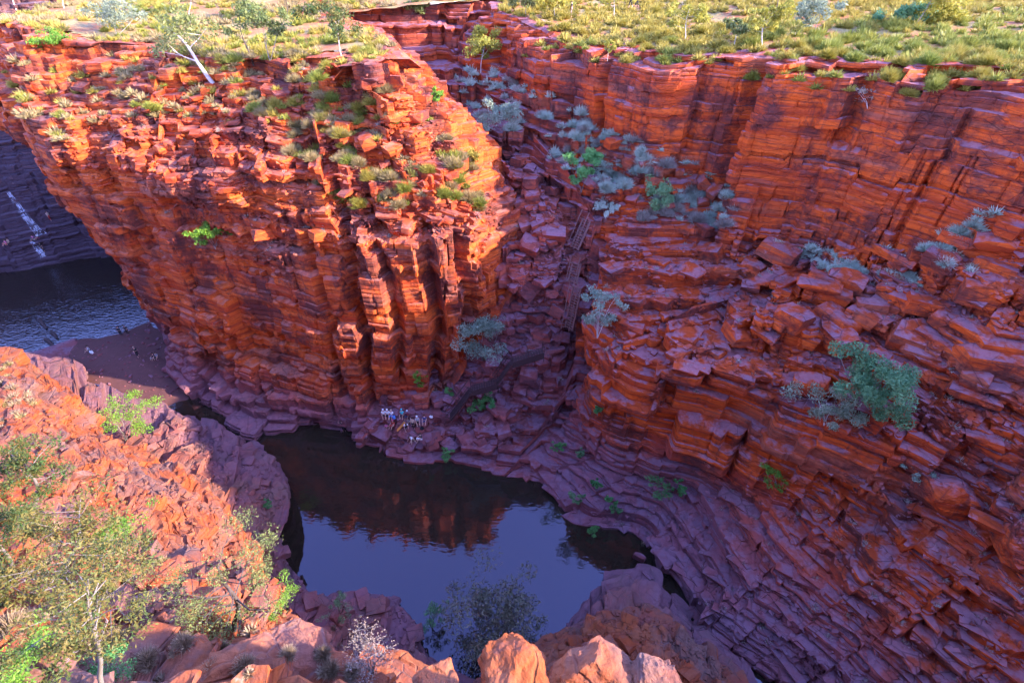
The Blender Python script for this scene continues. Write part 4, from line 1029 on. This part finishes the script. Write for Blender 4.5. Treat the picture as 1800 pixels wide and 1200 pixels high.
def walkway(a, b, label, w=1.0):
    root = empty('steel_walkway', a); tag(root, label, 'walkway'); d = Vector(b) - Vector(a); sd = d.cross(Vector((0, 0, 1))).normalized()
    if sd.y > 0: sd = -sd
    n = max(3, int(d.length / 0.3)); me = None
    for i in range(n):
        f = (i + .5) / n
        if me is None: r = barobj('deck_plank', sd * (-w / 2), sd * (w / 2), d.length / n * .88, M['steel'], root, .06); me = r.data
        else: r = link('deck_plank', me, None, root)
        r.location = d * f
    for k in range(3): barobj('side_board', sd * (w / 2 + .03) + Vector((0, 0, -.55 + .3 * k)), sd * (w / 2 + .03) + d + Vector((0, 0, -.55 + .3 * k)), .05, M['steel'], root, .26)
    for k in (.5, 1.05): barobj('handrail', sd * (w / 2) + Vector((0, 0, k)), sd * (w / 2) + d + Vector((0, 0, k)), .06, M['steel'], root)
    m = max(2, int(d.length / 1.6))
    for i in range(m + 1):
        for s_ in (-1, 1): barobj('post', d * (i / m) + sd * (s_ * w / 2) + Vector((0, 0, -1.2)), d * (i / m) + sd * (s_ * w / 2) + Vector((0, 0, 1.08)), .07, M['steel'], root)
    return root
wa = pp(900, 634, 2.0); wb = top_at(wa + Vector((0, .5, 0)), 955, 617); walkway(wa, wb, 'upper steel walkway leading from the broad grey-green tree')
wc = pp(828, 684, 2.0); wd = top_at(wc + Vector((0, .4, 0)), 875, 671); walkway(wc, wd, 'lower steel walkway between the two flights of stairs')
ladder(wd, wa + Vector((0, -.2, 0)), 1.0, 12, 'short flight of steel stairs joining the two walkways', name='steel_stairs', step=True, cat='stairs')
sa = pp(792, 733, 1.0); ladder(sa, wc + Vector((0, -.2, 0)), 1.0, 18, 'long flight of steel stairs going down to the pool ledge', name='steel_stairs', step=True, cat='stairs')
fa = pp(1003, 380, .2); fr = empty('steel_railing', fa); tag(fr, 'steel railing at the head of the top ladder', 'railing')
fb = top_at(fa, 1047, 378) - fa
for i in range(6): barobj('post', fb * (i / 5), fb * (i / 5) + Vector((0, 0, 1.1)), .06, M['steel'], fr)
for k in (.55, 1.08): barobj('rail', Vector((0, 0, k)), fb + Vector((0, 0, k)), .06, M['steel'], fr)

# ------------------------------------------------------------------ waterfall, logs, plank
wf = empty('waterfall', hit(45, 380)[0]); tag(wf, 'thin white waterfall sliding down the dark stepped wall', 'waterfall')
rs = np.random.RandomState(5)
for nm, path, w0, w1 in (('upper_fall', ((14,338),(30,360),(46,382),(62,402),(74,413)), 4, 11), ('lower_fall', ((54,424),(62,432),(70,442),(76,452)), 4, 8)):
    V, F = [], []; nA, nB = 34, 9; P_ = np.array(path, float)
    for i in range(nA):
        f = i / (nA - 1) * (len(P_) - 1); j = min(int(f), len(P_) - 2); c = P_[j] + (P_[j + 1] - P_[j]) * (f - j); w = w0 + (w1 - w0) * i / nA
        for k in range(nB): V.append(tuple(pp(c[0] + (k / (nB - 1) - .5) * 2 * w * .8, c[1] - (k / (nB - 1) - .5) * w * .5, .10) - wf.location))
    for i in range(nA - 1):
        for k in range(nB - 1): q = i * nB + k; F.append((q, q + 1, q + nB + 1, q + nB))
    link(nm, mesh_np(nm, V, F, True), M['falls'], wf)
for i, (x0, y0, x1, y1, lb) in enumerate(((68,562,82,578,'dark log lying in the waterfall pool farther from the beach'),(90,583,101,595,'dark log lying in the waterfall pool nearer the beach'),(80,596,95,608,'dark log resting against the flat rock slab'))):
    a, b = Vector(at_z(x0, y0, .12)), Vector(at_z(x1, y1, .08)); V, F = [], []
    tube(V, F, [Vector((0, 0, 0)), (b - a) * .35 + Vector((.1, 0, .1)), (b - a) * .7, b - a], [.28, .3, .24, .14], 8)
    o = link('drift_log', mesh_np('drift_log', V, F, True), M['log']); o.location = a; tag(o, lb, 'log')
a, b = pp(698, 757, .15), pp(712, 742, .25); o = barobj('timber_plank', Vector((0, 0, 0)), b - a, .35, M['timber'], None, .12); o.location = a; tag(o, 'orange timber plank lying on the pool ledge', 'plank')
# ------------------------------------------------------------------ people
POSES = {
 'stand': dict(hip=.92, legs='stand', arms='down'), 'arms_up': dict(hip=.92, legs='stand', arms='up'),
 'walk': dict(hip=.92, legs='walk', arms='swing'), 'sit': dict(hip=.14, legs='sit', arms='knee'), 'bend': dict(hip=.88, legs='walk', arms='reach', lean=.7),
 'recline': dict(hip=.14, legs='flat', arms='back', lean=-.55)}
def body_mesh(pose):
    q = POSES[pose]; hip = q['hip']; lean = q.get('lean', 0.0)
    ups = Vector((0, math.sin(lean), math.cos(lean)))       # +y is forward
    H = Vector((0, 0, hip)); ch = H + ups * .28; sh = H + ups * .50; nk = H + ups * .60; hd = H + ups * .70 + Vector((0, .03, 0)); ht = H + ups * .84 + Vector((0, .02, 0))
    P, E, Rd, reg = [], [], [], []
    def add(p, r, g, par=None):
        P.append(tuple(p)); Rd.append(r); reg.append(g)
        if par is not None: E.append((par, len(P) - 1))
        return len(P) - 1
    i0 = add(H, .145, 'hip'); i1 = add(ch, .14, 'torso', i0); i2 = add(sh, .135, 'torso', i1); i3 = add(nk, .06, 'skin', i2); i4 = add(hd, .10, 'head', i3); i5 = add(ht, .085, 'head', i4)
    for s in (-1, 1):
        S = sh + Vector((s * .19, 0, -.01)); a = add(S, .06, 'torso', i2)
        if q['arms'] == 'down': el, wr, ft = S + Vector((s * .05, -.02, -.29)), S + Vector((s * .07, .04, -.54)), S + Vector((s * .07, .06, -.70))
        elif q['arms'] == 'up': el, wr, ft = S + Vector((s * .24, .02, .10)), S + Vector((s * .16, .03, .34)), S + Vector((s * .10, .03, .48))
        elif q['arms'] == 'swing': el, wr, ft = S + Vector((s * .05, s * .10, -.28)), S + Vector((s * .05, s * .24, -.48)), S + Vector((s * .05, s * .34, -.60))
        elif q['arms'] == 'reach': el, wr, ft = S + Vector((s * .03, .12, -.25)), S + Vector((s * .0, .28, -.42)), S + Vector((0, .36, -.52))
        elif q['arms'] == 'knee': el, wr, ft = S + Vector((s * .05, .16, -.22)), S + Vector((s * .0, .38, -.24)), S + Vector((0, .48, -.26))
        else: el, wr, ft = S + Vector((s * .08, -.18, -.20)), S + Vector((s * .10, -.26, -.38)), S + Vector((s * .10, -.34, -.42))
        e = add(el, .042, 'skin', a); w = add(wr, .032, 'skin', e); add(ft, .026, 'skin', w)
        J = H + Vector((s * .09, 0, -.05)); j = add(J, .10, 'hip', i0)
        if q['legs'] == 'stand': kn, an, to = J + Vector((s * .02, .03, -.42)), J + Vector((s * .03, -.02, -.83)), J + Vector((s * .05, .13, -.86))
        elif q['legs'] == 'walk': kn, an, to = J + Vector((0, s * .14 + .05, -.40)), J + Vector((0, s * .22 - .06, -.82)), J + Vector((0, s * .22 + .10, -.85))
        elif q['legs'] == 'sit': kn, an, to = J + Vector((s * .05, .40, .28)), J + Vector((s * .05, .52, -.06)), J + Vector((s * .05, .68, -.08))
        else: kn, an, to = J + Vector((s * .04, .42, .06)), J + Vector((s * .06, .84, -.04)), J + Vector((s * .08, .88, .10))
        k = add(kn, .062, 'thigh', j); an_ = add(an, .042, 'skin', k); add(to, .034, 'skin', an_)
    me = bpy.data.meshes.new('sk'); me.from_pydata(P, E, []); o = bpy.data.objects.new('sk', me); col.objects.link(o)
    o.modifiers.new('s', 'SKIN'); sd = o.modifiers.new('d', 'SUBSURF'); sd.levels = 1; sd.render_levels = 1
    for v, r in zip(me.skin_vertices[0].data, Rd): v.radius = (r, r * .82)
    me.skin_vertices[0].data[0].use_root = True
    bpy.context.view_layer.update(); ev = o.evaluated_get(bpy.context.evaluated_depsgraph_get())
    bm_ = bpy.data.meshes.new_from_object(ev); bpy.data.objects.remove(o)
    V = np.array([v.co[:] for v in bm_.vertices]); F = [tuple(p.vertices) for p in bm_.polygons]
    PP = np.array(P); cl = np.array([reg[i] for i in np.argmin(((V[:, None] - PP[None]) ** 2).sum(-1), 1)])
    Nn = np.array([v.normal[:] for v in bm_.vertices])
    def shell(regs, off):
        FF = [f for f in F if sum(cl[i] in regs for i in f) >= 3]
        used = sorted({i for f in FF for i in f}); mp = {a: b for b, a in enumerate(used)}
        m = bpy.data.meshes.new('cloth'); m.from_pydata([tuple(V[i] + Nn[i] * off) for i in used], [], [tuple(mp[i] for i in f) for f in FF]); m.update(); return m
    hm = bpy.data.meshes.new('hair'); b = bmesh.new(); bmesh.ops.create_uvsphere(b, u_segments=10, v_segments=7, radius=.125)
    for v in b.verts: v.co = Vector((v.co.x * .9, v.co.y, v.co.z * .8)) + Vector(PP[5]) + Vector((0, -.02, -.01))
    b.to_mesh(hm); b.free()
    return dict(body=bm_, shirt=shell(('torso',), .018), shorts=shell(('hip', 'thigh'), .018), hair=hm)
bodies = {}
cm = {}
def cmat(c):
    if c not in cm: cm[c] = simple('cloth_%d' % len(cm), c, 0.8, .12, 8.0)
    return cm[c]
SKIN = simple('skin', (0.62, 0.34, 0.25), 0.6, .1, 8.0)
def person(px, py, pose, shirt, shorts, hair, label, face=0.0, lift=0.0, sink=0.0, group=None):
    if pose not in bodies: bodies[pose] = body_mesh(pose)
    B = bodies[pose]; p = hit(px, py)[0]
    root = empty('person', p + Vector((0, 0, lift - sink)), face); tag(root, label, 'person', group)
    m = B['body']
    if not m.materials: m.materials.append(SKIN)
    for pp_ in m.polygons: pp_.use_smooth = True
    link('body', m, None, root)
    for nm, c in (('shirt', shirt), ('shorts', shorts), ('hair', hair)):
        if c is None: continue
        mm = B[nm].copy(); link(nm, mm, cmat(c), root)
        for pl_ in mm.polygons: pl_.use_smooth = True
    root.scale = (1.12, 1.12, 1.12)
    return root
WH, BK, NV, PK, TE, RD, TAN, GY, BL = (.8,.8,.8), (.03,.03,.035), (.04,.06,.18), (.80,.16,.38), (.05,.55,.55), (.6,.06,.05), (.6,.42,.3), (.35,.35,.38), (.1,.25,.6)
BR = (.06,.03,.02)
person(605,757,'arms_up',BK,BK,BR,'person in black standing apart with raised arms left of the bathers',face=3.3)
person(675,730,'sit',WH,BK,WH,'leftmost of three people in white hats sitting on the pool ledge',face=3.4)
person(682,730,'sit',WH,BK,WH,'middle one of three people in white hats sitting on the pool ledge',face=3.2)
person(689,731,'sit',WH,BL,TAN,'third person of the white-hatted trio beside a blue towel',face=3.0)
person(707,730,'sit',TE,BK,TE,'person in teal sitting above the orange plank',face=3.1)
person(717,732,'sit',PK,NV,WH,'person in pink top sitting behind the group',face=2.9)
person(684,749,'sit',PK,PK,BR,'person in pale pink sitting left of the orange plank',face=2.4)
person(692,748,'sit',RD,RD,PK,'person in bright red-pink sitting next to the pale pink one',face=2.6)
person(714,756,'bend',WH,BK,BR,'person in white shirt bending over at the end of the plank',face=3.6)
person(727,753,'stand',TAN,BK,BR,'bare-chested person standing right of the bending one',face=3.0)
person(724,742,'sit',WH,GY,WH,'person in white lying back behind the standing one',face=2.0)
person(734,742,'sit',GY,BK,WH,'person in grey with white hat sitting among the group',face=3.5)
person(747,740,'sit',NV,NV,BR,'person in dark blue sitting at the right of the group',face=3.1)
person(727,779,'bend',WH,TAN,BR,'lower left of two people crouching nearest the water',face=2.5)
person(740,772,'sit',BK,WH,BR,'upper right of two people crouching nearest the water',face=2.2)
person(158,617,'sit',GY,BK,BR,'person crouching on the beach with a white bag',face=2.0)
person(244,627,'walk',BK,BK,TAN,'person in black walking across the beach',face=.8)
person(272,630,'sit',BK,GY,BR,'left one of a pair sitting on the beach',face=2.8)
person(277,629,'sit',GY,BK,BR,'right one of a pair sitting on the beach',face=3.2)
person(213,588,'stand',BK,BK,BR,'left one of two people wading at the beach edge',face=.3,sink=.3)
person(225,586,'stand',BK,BK,BR,'right one of two people wading at the beach edge',face=.3,sink=.3)
person(12,430,'sit',PK,RD,BR,'two-coloured bather sitting left of the waterfall',face=2.6)
person(17,428,'sit',TAN,BK,BR,'bare-chested bather sitting next to the waterfall edge',face=2.9)
person(60,422,'sit',PK,WH,BR,'bather in pink under the upper falls',face=2.8)
person(68,419,'sit',WH,PK,BR,'bather in white under the upper falls',face=2.8)
person(78,442,'stand',BK,BK,BR,'bather standing beside the lower falls',face=2.8)
person(90,388,'walk',TAN,RD,BR,'bather climbing the wall right of the waterfall',face=1.2)
person(1108,14,'walk',WH,BK,BR,'walker in white on the far plateau, left of two',face=1.5)
person(1119,14,'walk',GY,BK,BR,'walker in grey on the far plateau, right of two',face=1.5)
person(1004,32,'stand',BK,BK,BR,'walker in black alone on the far plateau',face=1.5)
def bag(px, py, c, s, label):
    p = hit(px, py)[0]; root = empty('bag', p, RNG.uniform(0, 6)); tag(root, label, 'bag')
    b = bmesh.new(); bmesh.ops.create_cube(b, size=1); bmesh.ops.bevel(b, geom=b.edges[:], offset=.22, segments=2, affect='EDGES')
    for v in b.verts: v.co = Vector((v.co.x * s, v.co.y * s * .6, (v.co.z + .5) * s * .9))
    m = bpy.data.meshes.new('bag_body'); b.to_mesh(m); b.free(); link('bag_body', m, cmat(c), root)
    V, F = [], []; tube(V, F, [Vector((-.25 * s, 0, .85 * s)), Vector((-.15 * s, 0, 1.15 * s)), Vector((.15 * s, 0, 1.15 * s)), Vector((.25 * s, 0, .85 * s))], [.04] * 4, 5)
    link('strap', mesh_np('strap', V, F, True), cmat(BK), root)
bag(162,621,WH,.6,'white bag beside the crouching person on the beach')
bag(742,755,BK,.5,'black bag beside the standing bather on the pool ledge')
bag(692,735,BL,.6,'blue bag at the feet of the white-hatted trio')
bag(758,734,WH,.45,'white bag right of the person in dark blue')
